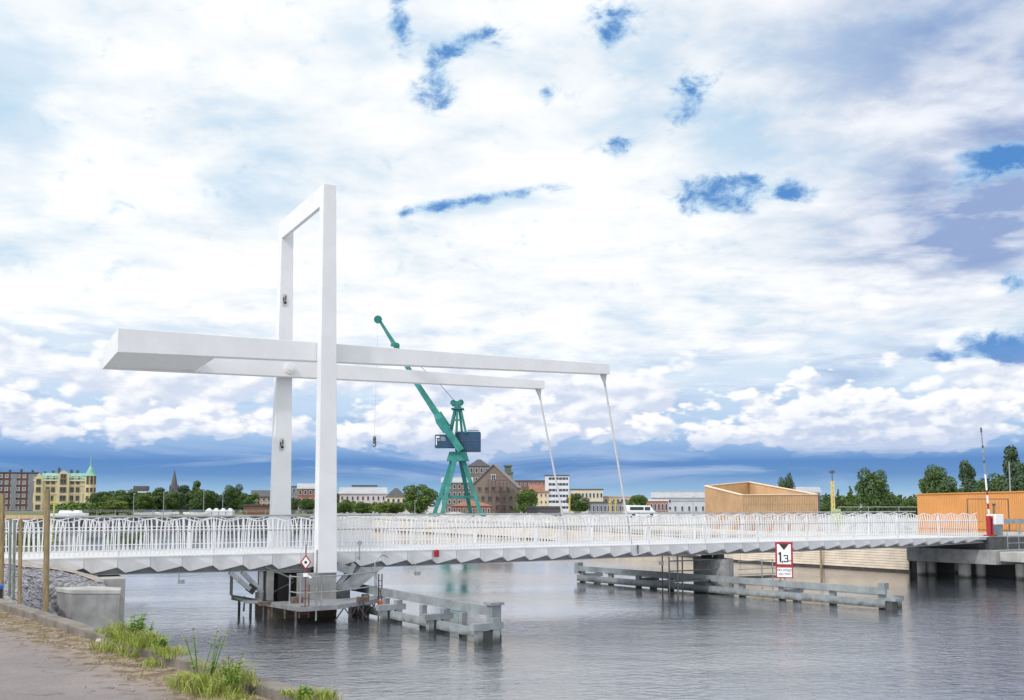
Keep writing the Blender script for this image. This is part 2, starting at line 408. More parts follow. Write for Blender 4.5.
mb = MB(); mb.prism([(A0+KN*.02)[:2], (A1+KN*.02)[:2], (A1+KN*.19)[:2], (A0+KN*.19)[:2]], -2, 2.31)
struct(mb.build('quay_wall', concrete_d))

# left bank: heap of crushed stone going up to the bridge
def rock_mat(name, c1, c2):
    m = bpy.data.materials.new(name); m.use_nodes = True
    t = m.node_tree; n = NT(t); b = t.nodes['Principled BSDF']
    g = t.nodes.new('ShaderNodeNewGeometry').outputs['Position']
    vo = t.nodes.new('ShaderNodeTexVoronoi'); vo.inputs['Scale'].default_value = 7.0; t.links.new(g, vo.inputs['Vector'])
    sp = t.nodes.new('ShaderNodeSeparateColor'); t.links.new(vo.outputs['Color'], sp.inputs[0])
    c = n.mix(sp.outputs[0], c1, c2); t.links.new(c, b.inputs['Base Color']); b.inputs['Roughness'].default_value = .9
    bn = t.nodes.new('ShaderNodeBump'); bn.inputs['Distance'].default_value = .09; bn.invert = True
    t.links.new(vo.outputs['Distance'], bn.inputs['Height']); t.links.new(bn.outputs[0], b.inputs['Normal'])
    return m
stone_m = rock_mat('crushed_stone', (.15, .15, .165, 1), (.40, .39, .41, 1))
def bank_h(x, y):
    # descends to the water right of a line, rises to the bridge
    lx = -7.6 - (y-14.5)*.415
    d = (lx - x)
    h = -0.6 + max(0, min(1, (d+1.6)/2.2))*2.45
    P = Vector((x, y, 0))-Ov; c = P.dot(Cv)
    h += max(0, min(1, (c+9)/8))*.22*max(0, min(1, d/1.5))
    h += max(0, min(1, (d-3)/4))*.2
    return h
mb = MB(); nx, ny = 90, 70
X0, X1, Y0, Y1 = -42, -9.5, 16, 36.5
vs = []; rnd = random.Random(5)
for j in range(ny+1):
    for i in range(nx+1):
        x = X1 - (X1-X0)*(i/nx)**1.7; y = Y0+(Y1-Y0)*j/ny
        vs.append((x, y, bank_h(x, y)+rnd.uniform(-.05, .05)))
mb.add(vs, [(j*(nx+1)+i, j*(nx+1)+i+1, (j+1)*(nx+1)+i+1, (j+1)*(nx+1)+i) for j in range(ny) for i in range(nx)])
struct(mb.build('stone_bank', stone_m))
def mound_h(s_, c_):
    z = 1.93 + max(0, min(1, (-1.2-s_)/2.2))*.50
    z -= max(0, (-.9-c_))*.17
    if c_ > -3.6: z -= max(0, min(1, (s_+1.3)/.9))*.25
    q = B(s_, c_, 0)
    if c_ < -2.6: z = min(z, -.6+max(0, min(1, ((-8.0-(q.y-14.5)*.415)-q.x+.9)/1.6))*3.0)
    return z
mb = MB(); vs = []; rn0 = random.Random(2)
for j in range(41):
    for i in range(71):
        s_ = -14+13.45*i/70; c_ = -9.6+10.0*j/40
        vs.append(B(s_, c_, mound_h(s_, c_)+rn0.uniform(-.03, .03)))
mb.add(vs, [(j*71+i, j*71+i+1, (j+1)*71+i+1, (j+1)*71+i) for j in range(40) for i in range(70)])
struct(mb.build('stone_bank', stone_m))
mb = MB(); vs = []
for j in range(16):
    for i in range(61):
        s_ = -6.5+5.85*i/60; c_ = -1.35-.25*math.sin(i*.23)*1.0+(1.6+.25*math.sin(i*.23))*j/15
        vs.append(B(s_, c_, mound_h(s_, c_)+.03+.015*rn0.random()))
mb.add(vs, [(j*61+i, j*61+i+1, (j+1)*61+i+1, (j+1)*61+i) for j in range(15) for i in range(60)])
struct(mb.build('sand_strip', mat('pale_sand', (.36, .32, .28), .95, .2, 4.0, bump=.02, bscale=16)))
mb = MB(); rnd = random.Random(12)
for i in range(9000):
    s_ = rnd.uniform(-10, -.6); c_ = rnd.uniform(-9, .2); r_0 = rnd.uniform(.02, .055)
    if mound_h(s_, c_) < .3: continue
    if c_ > -1.25 and s_ > -6: continue
    c = B(s_, c_, mound_h(s_, c_)+r_0*.2)
    vs = [c+Vector((a*r_0*rnd.uniform(.7, 1.3), b*r_0*rnd.uniform(.7, 1.3), cc*r_0*rnd.uniform(.6, 1.1))) for a, b, cc in ((1, 0, 0), (0, 1, 0), (-1, 0, 0), (0, -1, 0), (0, 0, 1), (0, 0, -1))]
    mb.add(vs, [(0, 1, 4), (1, 2, 4), (2, 3, 4), (3, 0, 4), (1, 0, 5), (2, 1, 5), (3, 2, 5), (0, 3, 5)])
stuff(mb.build('crushed_stone', mat('loose_stone_pale', (.27, .265, .29), .9, .35, 9.0)), 'grey crushed stone banked against the abutment under the railing', 'stones')
mb = MB(); rnd = random.Random(11)
for i in range(5200):
    x = rnd.uniform(-19, -9.5); y = rnd.uniform(17, 35)
    z = bank_h(x, y)
    if z < -.1: continue
    P = Vector((x, y, 0))-Ov
    if P.dot(Cv) > 1: continue
    r = rnd.uniform(.035, .11); c = Vector((x, y, z+r*.25))
    vs = [c+Vector((a*r*rnd.uniform(.7, 1.3), b*r*rnd.uniform(.7, 1.3), cc*r*rnd.uniform(.6, 1.1))) for a, b, cc in ((1, 0, 0), (0, 1, 0), (-1, 0, 0), (0, -1, 0), (0, 0, 1), (0, 0, -1))]
    mb.add(vs, [(0, 1, 4), (1, 2, 4), (2, 3, 4), (3, 0, 4), (1, 0, 5), (2, 1, 5), (3, 2, 5), (0, 3, 5)])
stuff(mb.build('crushed_stone', mat('loose_stone', (.27, .265, .285), .9, .4, 9.0)), 'grey crushed stone heaped below the left end of the bridge', 'stones')

# land behind the bridge on the left, far bank, right bank
sand_m = mat('gravel_ground', (.40, .385, .365), .95, .2, .2, bump=.03, bscale=2.0)
green_m = mat('rough_grass_ground', (.10, .12, .05), .95, .35, .15, bump=.05, bscale=2.0)
pl = lambda x, y, Y: at(x, y, Y)[:2]
mb = MB(); mb.prism([(-60, 36.4), (-16.8, 36.6), (-19.2, 41), (-33, 70), (-60, 90), (-200, 90), (-200, 36)], -1.5, 1.95)
struct(mb.build('left_bank', green_m))
bank = [(25.2, 63.2), (17.2, 74), (3.2, 121), (-2.3, 132), (-11.7, 146), (-22.8, 163), (-34, 176), (-120, 180), (-700, 200)]
mb = MB()
mb.prism([(60, 40)] + [(36, 57)] + [(29, 63.8)] + bank + [(-1700, 2400), (1700, 2400), (1700, 40)], -1.5, 2.0)
struct(mb.build('far_bank', sand_m))

mb = MB(); mb.add([(-37, 176.8, 2.005), (-119, 181, 2.005), (-690, 202, 2.005), (-690, 420, 2.005), (-60, 420, 2.005)], [(4, 3, 2, 1, 0)])
struct(mb.build('far_lawn', green_m))
# ================================================================== BRIDGE
S0, S1, T = -11.0, 46.95, 1.1
def zb(s):
    pts = [(-12, 1.86), (0, 1.85), (6, 1.81), (14, 1.84), (22, 1.90), (32, 1.94), (40, 1.99), (47, 2.13)]
    for (a, b), (c, d) in zip(pts[:-1], pts[1:]):
        if s <= c: return b+(d-b)*(s-a)/(c-a)
    return 2.13
ZT = 2.45
bridge = thing('drawbridge', B(7.3, 2.6, 0), 'white steel bascule footbridge with tall portal frame and balance beams across the water', 'bridge')
mb = MB(); bbox(mb, S0, 22.34, .10, 5.1, 2.25, 2.40); bbox(mb, 22.37, S1, .10, 5.1, 2.25, 2.40)
mb.build('deck', deck_m, bridge)
# fascia: folded plates with sawtooth lower edge
def fascia(c_out, sgn):
    mb = MB()
    n0 = math.ceil((S0)/T); n1 = math.floor(S1/T)
    for i in range(n0, n1):
        a = i*T; b = a+T                 # apex of a tooth at a (peaks), low point shortly after
        lowp = a+.25*T
        if b > S1: break
        z0, z1 = zb(a), zb(b); fl = a+.32*T
        pk0, pk1 = z0+.21, z1+.21
        o = lambda s, z, c: B(s, c_out+sgn*c, z)
        def quad(*q): mb.add(q, [(0, 3, 2, 1)] if sgn > 0 else [(0, 1, 2, 3)])
        A_, A2, A3, A4 = o(a+.01, ZT-.03, 0), o(lowp, ZT-.03, 0), o(fl, ZT-.03, 0), o(b, ZT-.03, 0)
        D_, E_, F_, G_ = o(a+.01, pk0, .03), o(lowp, z0+.015, .17), o(fl, z0+.02, .15), o(b, pk1, .03)
        quad(A_, A2, E_, D_); quad(A2, A3, F_, E_); quad(A3, A4, G_, F_)
        D2, E2, F2, G2 = o(a+.01, pk0+.01, .40), o(lowp, z0+.02, .40), o(fl, z0+.025, .40), o(b, pk1+.01, .40)
        quad(D_, E_, E2, D2); quad(E_, F_, F2, E2); quad(F_, G_, G2, F2)
    bbox(mb, S0, S1, min(c_out-.02*sgn, c_out+.14*sgn), max(c_out-.02*sgn, c_out+.14*sgn), ZT-.045, ZT)
    return mb.build('fascia', white_d, bridge)
fascia(0.0, 1); fascia(5.2, -1)
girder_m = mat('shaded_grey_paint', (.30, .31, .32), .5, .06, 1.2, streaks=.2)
# bottom chord and web behind the folds
for c0, c1 in ((.36, .44), (4.76, 4.84)):
    mb = MB()
    ss_ = [S0, 0, 6, 14, 22.3, 32, 40, S1]
    for a, b in zip(ss_[:-1], ss_[1:]):
        A = [B(a, c0, zb(a)-.05), B(a, c1, zb(a)-.05), B(a, c1, 2.26), B(a, c0, 2.26)]
        Q = [B(b, c0, zb(b)-.05), B(b, c1, zb(b)-.05), B(b, c1, 2.26), B(b, c0, 2.26)]
        mb.loft(A, Q)
        A = [B(a, c0-.10, zb(a)-.06), B(a, c1+.10, zb(a)-.06), B(a, c1+.10, zb(a)-.02), B(a, c0-.10, zb(a)-.02)]
        Q = [B(b, c0-.10, zb(b)-.06), B(b, c1+.10, zb(b)-.06), B(b, c1+.10, zb(b)-.02), B(b, c0-.10, zb(b)-.02)]
        mb.loft(A, Q)
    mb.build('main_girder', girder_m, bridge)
mb = MB()
s = S0+.5
while s < S1-.4:
    bbox(mb, s, s+.08, .46, 4.74, zb(s)+.05, 2.245); s += 2.2
mb.build('cross_girders', steel, bridge)
# railings
def rail_panel(sa, sb, c, sgn, first):
    mb = MB(); n = round((sb-sa)/(T/7))
    tops = []
    for i in range(n+1):
        s = sa + (sb-sa)*i/n
        ph = 2*math.pi*(s/T)
        hgt = 3.71 + .055*math.cos(ph) + .015*math.cos(2*ph)
        lean = .055*math.sin(ph)
        ci = c + sgn*.03
        if i < n:
            ph2 = math.pi*(i % 2)
            s_m = s + .03*math.sin(ph+.6)
            mb.bar(B(s-.02*math.sin(ph), ci, 2.44), B(s_m, ci+sgn*.015, 3.36), .014, .046, up=Lv)
            mb.bar(B(s_m, ci+sgn*.015, 3.36), B(s_m+lean, ci+sgn*(.02+.09*(1+math.cos(ph))/2), hgt), .014, .052, up=Lv, w2=.014, h2=.04)
        tops.append(B(s+.03*math.sin(ph+.6)+lean, ci+sgn*(.02+.09*(1+math.cos(ph))/2), hgt))
    for p, q in zip(tops[:-1], tops[1:]): mb.bar(p, q, .035, .035)
    ci = c+sgn*.045
    mb.bar(B(sa, ci+sgn*.02, 3.37), B(sb, ci+sgn*.02, 3.37), .03, .035)
    mb.bar(B(sa, ci, 2.66), B(sb, ci, 2.66), .02, .03)
    o = mb.build('railing_panel', rail_w, bridge)
    pm = MB(); pm.bar(B(sa+.03, c+sgn*.12, 2.41), B(sa+.03, c+sgn*.14, 3.66), .05, .085, up=Lv)
    pm.build('post', rail_w, o)
i = 0; s = -3.3*3.0
while s < S1-3.4+1.2:
    rail_panel(s, min(s+3.3, S1), 0.0, 1, i == 0)
    rail_panel(s, min(s+3.3, S1), 5.2, -1, i == 0)
    s += 3.3; i += 1
for c in (.22, 4.98):
    mb = MB(); mb.tube(B(-9.9, c, 3.79 if c > 3 else 3.30), B(S1, c, 3.83 if c > 3 else 3.30), .038 if c > 3 else .022)
    mb.build('handrail', steel, bridge)

# portal frame
def column(cf, s0b, s1b, s0t, s1t, zt, z0, part='portal_column'):
    mb = MB()
    A = [B(s0b, cf, z0), B(s1b, cf, z0), B(s1b, cf+.5, z0), B(s0b, cf+.5, z0)]
    Q = [B(s0t, cf, zt), B(s1t, cf, zt), B(s1t, cf+.5, zt), B(s0t, cf+.5, zt)]
    mb.loft(A, Q); return mb.build(part, white, bridge, bevel=.02)
ZTOP = 16.95
column(-.55, 7.10, 7.88, 7.08, 7.60, ZTOP, 1.66)
colf = column(5.25, 6.78, 7.66, 6.98, 7.50, ZTOP, 1.2)
mb = MB(); mb.loft([B(7.085, -.052, ZTOP-.82), B(7.25, -.052, ZTOP-.82), B(7.25, -.052, ZTOP-.004), B(7.085, -.052, ZTOP-.004)],
                   [B(6.985, 5.252, ZTOP-.82), B(7.15, 5.252, ZTOP-.82), B(7.15, 5.252, ZTOP-.004), B(6.985, 5.252, ZTOP-.004)])
mb.build('portal_crossbeam', white, bridge, bevel=.015)
for z in (13.33, 6.9):      # access hatches on the far column
    mb = MB(); bbox(mb, 7.06, 7.24, 5.228, 5.249, z-.27, z+.27); h = mb.build('access_hatch', mat('hatch_grey', (.5, .5, .5), .5, .1) if z > 10 else MATS['hatch_grey'], colf)
    mb = MB(); bbox(mb, 7.12, 7.24, 5.205, 5.227, z-.16, z-.06); bbox(mb, 7.09, 7.13, 5.205, 5.227, z-.05, z+.12); bbox(mb, 7.18, 7.22, 5.205, 5.227, z+.0, z+.2)
    mb.build('latch', black, h)
def bbeam(c0, c1, pts, name='balance_beam'):
    mb = MB(); P = pts
    for i in range(len(P)-1):
        (a, zt0, zb0), (b, zt1, zb1) = P[i], P[i+1]
        mb.loft([B(a, c0, zb0), B(a, c1, zb0), B(a, c1, zt0), B(a, c0, zt0)], [B(b, c0, zb1), B(b, c1, zb1), B(b, c1, zt1), B(b, c0, zt1)])
    return mb.build(name, white, bridge, bevel=.012)
beam1 = bbeam(0.0, .45, [(-.25, 10.62, 9.74), (20.93, 10.73, 10.26)])
beam2 = bbeam(4.75, 5.2, [(-.25, 10.64, 9.75), (20.2, 10.45, 10.03)])
mb = MB()
mb.loft([B(-.244, .452, 9.765), B(-.244, 4.748, 9.765), B(-.244, 4.748, 10.61), B(-.244, .452, 10.61)],
        [B(3.3, .452, 9.86), B(3.3, 4.748, 9.86), B(3.3, 4.748, 10.61), B(3.3, .452, 10.61)])
mb.build('counterweight', white, bridge)
mb = MB(); mb.tube(B(7.3, 4.62, 10.2), B(7.3, 4.751, 10.2), .21, n=20); mb.tube(B(7.3, 4.56, 10.2), B(7.3, 4.66, 10.2), .10, n=16)
for a in range(8): mb.tube(B(7.3+.155*math.cos(a*.785), 4.60, 10.2+.155*math.sin(a*.785)), B(7.3+.155*math.cos(a*.785), 4.63, 10.2+.155*math.sin(a*.785)), .018, n=6)
mb.build('pivot_bearing', white_d, beam2)
mb = MB(); mb.tube(B(7.35, -.06, 10.25), B(7.35, .01, 10.25), .15, n=16); mb.build('pivot_bearing', white_d, beam1)
rodm = mat('pale_rod_steel', (.55, .56, .58), .4, .05, 2.0)
def rod(sa, za, sb, c):
    mb = MB(); a = B(sa, c, za); b = B(sb, c, 2.42); d = (b-a).normalized()
    mb.bar(a+UP*.02, a+d*.34, .30, .12, up=Cv, w2=.10, h2=.09)
    mb.tube(a+d*.3, b, .046, n=12)
    mb.tube(a+d*.34, a+d*.52, .06, n=12); mb.tube(b-d*1.6, b-d*.2, .06, n=12)
    mb.build('hanger_rod', rodm, bridge)
rod(20.72, 10.24, 22.20, .24); rod(19.95, 10.02, 21.62, 4.96)
for s_ in (3.4, 11.5, 16.2):
    mb = MB(); bbox(mb, s_, s_+.018, -.004, .0, 9.9 if s_ < 7 else 10.18, 10.61)
    mb.build('weld_seam', white_d, beam1)
# small fittings
def lamp(parts):
    pass
mb = MB(); bbox(mb, 12.16, 12.36, -.14, -.02, 2.13, 2.42)
mb.build('navigation_light', red, bridge, bevel=.03)
for s_, L_ in ((2.1, .0), (11.35, .0), (23.6, .0)):
    mb = MB(); mb.bar(B(s_, -.03, zb(s_)+.02), B(s_, -.03, zb(s_)-.30), .03, .03); bbox(mb, s_-.02, s_+.2, -.09, .03, zb(s_)-.42, zb(s_)-.28)
    mb.build('navigation_light', steel, bridge)
mb = MB(); mb.bar(B(22.36, -.04, 2.02), B(22.36, -.04, 2.42), .05, .06); mb.build('joint_bracket', steel_dk, bridge)
mb = MB(); mb.tube(B(8.9, -.20, 2.10), B(8.9, -.20, 2.72), .02); mb.tube(B(8.9, -.25, 2.77), B(8.9, -.15, 2.77), .085, n=14)
mb.bar(B(8.9, -.2, 2.12), B(8.9, .02, 2.2), .03, .03); mb.build('signal_lamp', steel, bridge)

# ------------------------------------------------------------------ main pier
pier = thing('bridge_pier', B(6.5, 2.6, 0), 'concrete pier with dark machine chamber standing in the water under the portal', 'pier')
mb = MB(); bbox(mb, 5.3, 7.90, -.48, 1.7, -1.5, .50); bbox(mb, 6.3, 7.90, 3.4, 5.9, -1.5, .50); bbox(mb, 6.9, 7.9, 1.7, 3.4, -1.5, .5); mb.build('footing', [concrete_w], pier)
mb = MB(); bbox(mb, 6.45, 7.87, -.50, -.02, .52, 1.655); bbox(mb, 7.2, 7.87, -.02, 5.2, .52, 1.655); bbox(mb, 6.55, 7.82, 5.2, 5.85, .52, 1.655)
mb.build('column_base', concrete_d, pier)
mb = MB(); bbox(mb, 5.35, 5.6, .1, .5, .503, 1.78); bbox(mb, 5.55, 7.19, 1.3, 1.6, .503, 1.75); bbox(mb, 5.6, 7.1, .3, 1.29, 1.66, 1.76)
mb.build('chamber_wall', concrete_d, pier)
mb = MB(); bbox(mb, 5.9, 6.5, .6, 1.28, .503, 1.6); mb.tube(B(5.5, .2, .9), B(6.4, .2, 1.3), .05); mb.build('machinery', black, pier)
for a, b, wd in (((3.97, .2, 1.76), (4.72, .2, 1.10), .16), ((4.45, .3, 1.76), (5.2, .3, .95), .16), ((5.15, .35, 1.74), (5.16, .35, .55), .16)):
    mb = MB(); mb.bar(B(*a), B(*b), wd, .22, up=Cv); mb.build('strut', steel, pier)
mb = MB(); mb.loft([B(7.89, -.30, 1.0), B(8.75, -.30, .95), B(8.75, .3, .95), B(7.89, .3, 1.0)], [B(8.95, -.30, 1.80), B(9.9, -.30, 1.80), B(9.9, .3, 1.80), B(8.95, .3, 1.80)])
mb.build('inclined_plate', steel, pier)
mb = MB(); mb.bar(B(7.9, -.2, 1.0), B(8.7, -.2, 1.95), .16, .12, up=Cv); mb.bar(B(7.95, -.25, 1.9), B(8.6, -.25, 1.65), .3, .2, up=Cv); mb.build('strut', steel, pier)
mb = MB(); mb.bar(B(4.66, .2, 1.2), B(4.9, .2, 1.02), .3, .2, up=Cv); mb.build('strut_shoe', black, pier)
mb = MB(); bbox(mb, 7.9, 8.5, -.3, 1.0, .503, .95); mb.build('bearing_block', steel_dk, pier)

# ------------------------------------------------------------------ service platform
PZ = .66
pts = [atz(232, 596, PZ), atz(300, 607.5, PZ), atz(338, 605, PZ), atz(377, 599, PZ)]
inn = [B(4.5, -.2, PZ), B(5.6, -.5, PZ), B(8.0, -.5, PZ), B(10.2, .0, PZ)]
plat = thing('service_platform', pts[1].xy.to_3d(), 'galvanised work platform with tube railings wrapped around the near foot of the portal', 'platform')
mb = MB(); poly = [p[:2] for p in pts]+[p[:2] for p in inn[::-1]]
mb.prism(poly, PZ-.05, PZ); mb.build('grating', steel, plat)
mb = MB()
for a, b in zip(pts[:-1], pts[1:]): mb.bar(a-UP*.07, b-UP*.07, .06, .16)
mb.build('edge_beam', steel, plat)
def lerp(a, b, t): return a+(b-a)*t
legs = [lerp(pts[0], pts[1], .12), lerp(pts[0], pts[1], .3), lerp(pts[0], pts[1], .5), lerp(pts[0], pts[1], .95), lerp(pts[2], pts[3], .3), lerp(pts[2], pts[3], .62)]
for p in legs:
    q = Vector((p.x, p.y, -.6)); mb = MB(); mb.tube(q, p-UP*.1, .05); mb.bar(p-UP*.55, p-UP*.1+Cv*.45+Lv*.1, .05, .05)
    mb.build('leg', steel_dk, plat)
def platrail(p, q, zs, posts):
    mb = MB()
    for z in zs: mb.tube(p+UP*z, q+UP*z, .022)
    for t in posts:
        a = lerp(p, q, t); mb.tube(a, a+UP*(zs[0]+.05), .028)
    mb.build('railing', steel, plat)
f1 = lerp(pts[0], pts[1], .86)
platrail(f1, pts[1], (1.05, .5), (0.0,)); platrail(pts[1], pts[2], (1.05, .5), (.0, .55)); platrail(pts[2], pts[3], (1.05, .5), (.98,))
platrail(pts[0]+Cv*.3, pts[0]+Cv*.02, (1.0, .55), (0, 1)); platrail(pts[0], lerp(pts[0], pts[1], .45), (.03,), (.45, .9))
pole = lerp(pts[1], pts[2], .42)
mb = MB(); mb.tube(pole-UP*.5, pole+UP*2.0, .032); mb.build('pole', steel, plat)
mb = MB(); mb.tube(f1+UP*.95+Lv*.1, lerp(pts[0], pts[1], .35)+UP*1.45+Cv*1.0, .03); mb.build('mooring_boom', steel_dk, plat)
rb_ = mat('rusty_steel', (.12, .085, .07), .8, .4, 5.0)
for t in (.2, .42, .62, .8):      # knee braces and hangers under the grating
    p = lerp(pts[0], pts[1], t); mb = MB(); mb.bar(p-UP*.12, p-UP*.55+Cv*.55+Lv*.1, .04, .04); mb.bar(p-UP*.1, p-UP*.5, .04, .04); mb.build('brace', rb_, plat)
for t in (.15, .5, .85):
    p = lerp(pts[2], pts[3], t); mb = MB(); mb.bar(p-UP*.12, p-UP*.6+Lv*.35, .04, .04); mb.bar(p-UP*.12, p-UP*.6-Lv*.35, .04, .04); mb.build('brace', rb_, plat)
for a_, b_, c_, d_, z_ in ((5.9, 6.3, -1.5, -1.2, .22), (8.2, 8.6, -2.2, -1.9, .18), (4.6, 5.0, -1.9, -1.6, .15)):
    mb = MB(); bbox(mb, a_, b_, c_, d_, PZ+.003, PZ+z_); mb.build('deck_box', rb_, plat, bevel=.01)
mb = MB(); bbox(mb, 6.0, 7.9, -.53, -.485, .14, .24); mb.build('waterline_beam', rust, pier)
mb = MB(); bbox(mb, 5.4, 7.9, -.50, -.483, .42, .495); mb.build('edge_angle', rb_, pier)
# ladder with red stringers
la = thing('ladder', (lerp(pts[1], pts[2], .02)+Vector((0, 0, -.6)))[:], 'short red ladder hanging from the platform beside the concrete foot', 'ladder')
mb = MB(); l0 = pts[1]+Lv*.05+Cv*.25
for d in (0, .34): mb.tube(l0+Lv*d-UP*.4, l0+Lv*d+UP*.75, .022)
for k_ in range(4): mb.tube(l0+UP*(-.25+k_*.27), l0+Lv*.34+UP*(-.25+k_*.27), .014)
mb.build('ladder_frame', rust, la)
# warning diamond
dm = thing('diamond_sign', (pts[1]+Lv*.05)[:], 'red and white diamond shaped channel sign on a thin post at the platform corner', 'sign')
ps = pts[1]+Lv*.18
mb = MB(); mb.tube(ps, ps+UP*2.2, .022); mb.build('post', rust, dm)
vn = Vector((0.15, -1, 0)).normalized(); vr = Vector((1, .15, 0)).normalized()
ctr = ps+UP*1.58+vn*.03
def diamond(mb, r, off, th=.012):
    c = ctr+vn*off
    A = [c+vr*a*r*.72+UP*b*r for a, b in ((0, -1), (1, 0), (0, 1), (-1, 0))]
    mb.loft(A, [p+vn*th for p in A])
mb = MB(); diamond(mb, .27, 0); mb.build('border', red, dm)
mb = MB(); diamond(mb, .20, .014, .006); mb.build('panel', signw, dm)
mb = MB(); c = ctr+vn*.022; mb.tube(c, c+vn*.006, .05, n=12); mb.build('symbol', black, dm)
mb = MB(); bb = ps+UP*1.13; mb.frame(bb, vr, vn, UP, .16, .1, .13); mb.bar(bb+vr*.05, bb+vr*.2-UP*.1, .06, .06); mb.build('signal_box', signw, dm)
# goose-neck light
gl = thing('gooseneck_light', pts[3][:], 'bent steel goose neck post rising from the right corner of the platform', 'post')
p3 = pts[3]-Lv*.1
arc = [p3-UP*.3, p3+UP*1.4] + [p3+UP*(1.42+.25*math.sin(t*.35))+Lv*(.02+.13*t*.55) for t in range(1, 8)]
mb = MB(); mb.path(arc, .028); mb.build('post', steel, gl)
rb = thing('rubber_fender', (pts[3]+Lv*.15)[:], 'dark ladder post with orange foot at the right corner of the platform', 'ladder')
mb = MB()
for d in (0, .22): mb.tube(pts[3]+Lv*(.06+d*.6)-UP*.7, pts[3]+Lv*(.06+d*.6)+UP*.95, .026)
for k_ in range(7): mb.tube(pts[3]+Lv*.06+UP*(-.5+k_*.2), pts[3]+Lv*.19+UP*(-.5+k_*.2), .015)
mb.build('ladder_frame', steel_dk, rb)
mb = MB(); mb.frame(pts[3]+Lv*.12-UP*.22-Cv*.06, Lv, Cv, UP, .16, .06, .34); mb.build('foot_plate', mat('orange_paint', (.6, .14, .05), .5, .1), rb)

# ------------------------------------------------------------------ left fender (guide fence)
fl = thing('guide_fence', (-.64, 31.7, 0), 'grey timber guide fence running from the portal pier to a capped end post', 'fender')
P0 = Vector((-.64, 31.75, 0)); P1 = Vector((-5.9, 39.9, 0)); D = (P1-P0).normalized(); N = Vector((-D.y, D.x, 0))
if N.x > 0: N = -N       # toward the left / pier side
Lf = (P1-P0).length
def post(mb, p, wd, z0, z1): mb.frame(p+UP*((z0+z1)/2), D, N, UP, wd, wd, z1-z0)
mb = MB(); post(mb, P0-D*.12, .34, .18, 1.12); mb.frame(P0-D*.12+UP*1.16, D, N, UP, .46, .5, .09); e_ = mb.build('end_post', fend, fl)
mb = MB(); post(mb, P0-D*.12, .36, -1, .18); mb.build('wet_foot', fend_d, e_)
mb = MB(); mb.bar(P0+UP*.90+N*.0, P1+(P1-P0)*.22+UP*.92, .16, .30); mb.build('top_rail', fend, fl)
mb = MB(); mb.bar(P0+D*.1+UP*.24+N*.46, P1+UP*.24+N*.46, .12, .28); mb.build('lower_rail', fend, fl)
for t in (-.04, .29, .66, .96):
    p = P0+D*Lf*t
    mb = MB(); post(mb, p+N*.14, .24, -1, .74); post(mb, p+N*.72, .2, -1, .40); pe = mb.build('pile_pair', fend, fl)
    mb = MB(); a = p-N*.12; b = p+N*.98; mb.bar(a+UP*.50, b+UP*.50, .26, .20); mb.build('cap_beam', fend, pe)
    mb = MB(); mb.frame(p+N*.43+UP*-.2, N, D, UP, .38, .16, 1.1); mb.build('gap_shade_boards', fend_d, pe)  # near-black board stands in for the shade in the opening below the cap
for t in (.16, .45, .76):
    p = P0+D*Lf*t; mb = MB(); post(mb, p+N*.16, .20, -1, .74); mb.build('pile', fend, fl)

# ------------------------------------------------------------------ right fender
Q0 = Vector((3.67, 55.4, 0)); Q1 = Vector((15.35, 40.9, 0)); D2 = (Q1-Q0).normalized(); N2 = Vector((-D2.y, D2.x, 0))
if N2.y < 0: N2 = -N2
L2 = (Q1-Q0).length
fr = thing('guide_fence', Q1[:], 'long grey timber guide fence before the right pier, carrying a height sign', 'fender')
def fbar(name, z0, z1, off, a=0.0, b=1.0, m=fend, par=None):
    mb = MB(); mb.bar(Q0+D2*L2*a+N2*off+UP*(z0+z1)/2, Q0+D2*L2*b+N2*off+UP*(z0+z1)/2, .16, z1-z0); return mb.build(name, m, par or fr)
fbar('top_rail', .60, .87, 0); fbar('lower_rail', .05, .37, 0); fbar('back_rail', .42, .60, 1.25, .05, .95)
D, N = D2, N2
for i, t in enumerate((.01, .13, .24, .36, .48, .60, .72, .86, .985)):
    p = Q0+D2*L2*t
    mb = MB(); mb.frame(p+N2*.19+UP*-.05, D2, N2, UP, .26, .2, 1.7); pe = mb.build('pile', fend, fr)
    if i % 2 == 0:
        mb = MB(); mb.frame(p+N2*1.3+UP*-.05, D2, N2, UP, .28, .28, 1.0); mb.bar(p+N2*.3+UP*.35, p+N2*1.6+UP*.35, .3, .2); mb.build('cap_beam', fend, pe)
p = Q1+D2*.18
mb = MB(); mb.frame(p+UP*.42+D2*.10, D2, N2, UP, .50, .46, .12); ep = mb.build('end_post', fend, fr)
mb = MB(); mb.frame(p+UP*-.35+D2*.05, D2, N2, UP, .28, .40, 1.40); mb.build('wet_foot', fend_d, ep)
mb = MB(); mb.frame(Q1-D2*.16+UP*.93+N2*.08, D2, N2, UP, .30, .34, .26); mb.build('corner_block', fend, ep)
p = Q0-D2*.05; mb = MB(); mb.frame(p+UP*.75+N2*.1, D2, N2, UP, .3, .4, .6); mb.build('end_post', fend, fr)
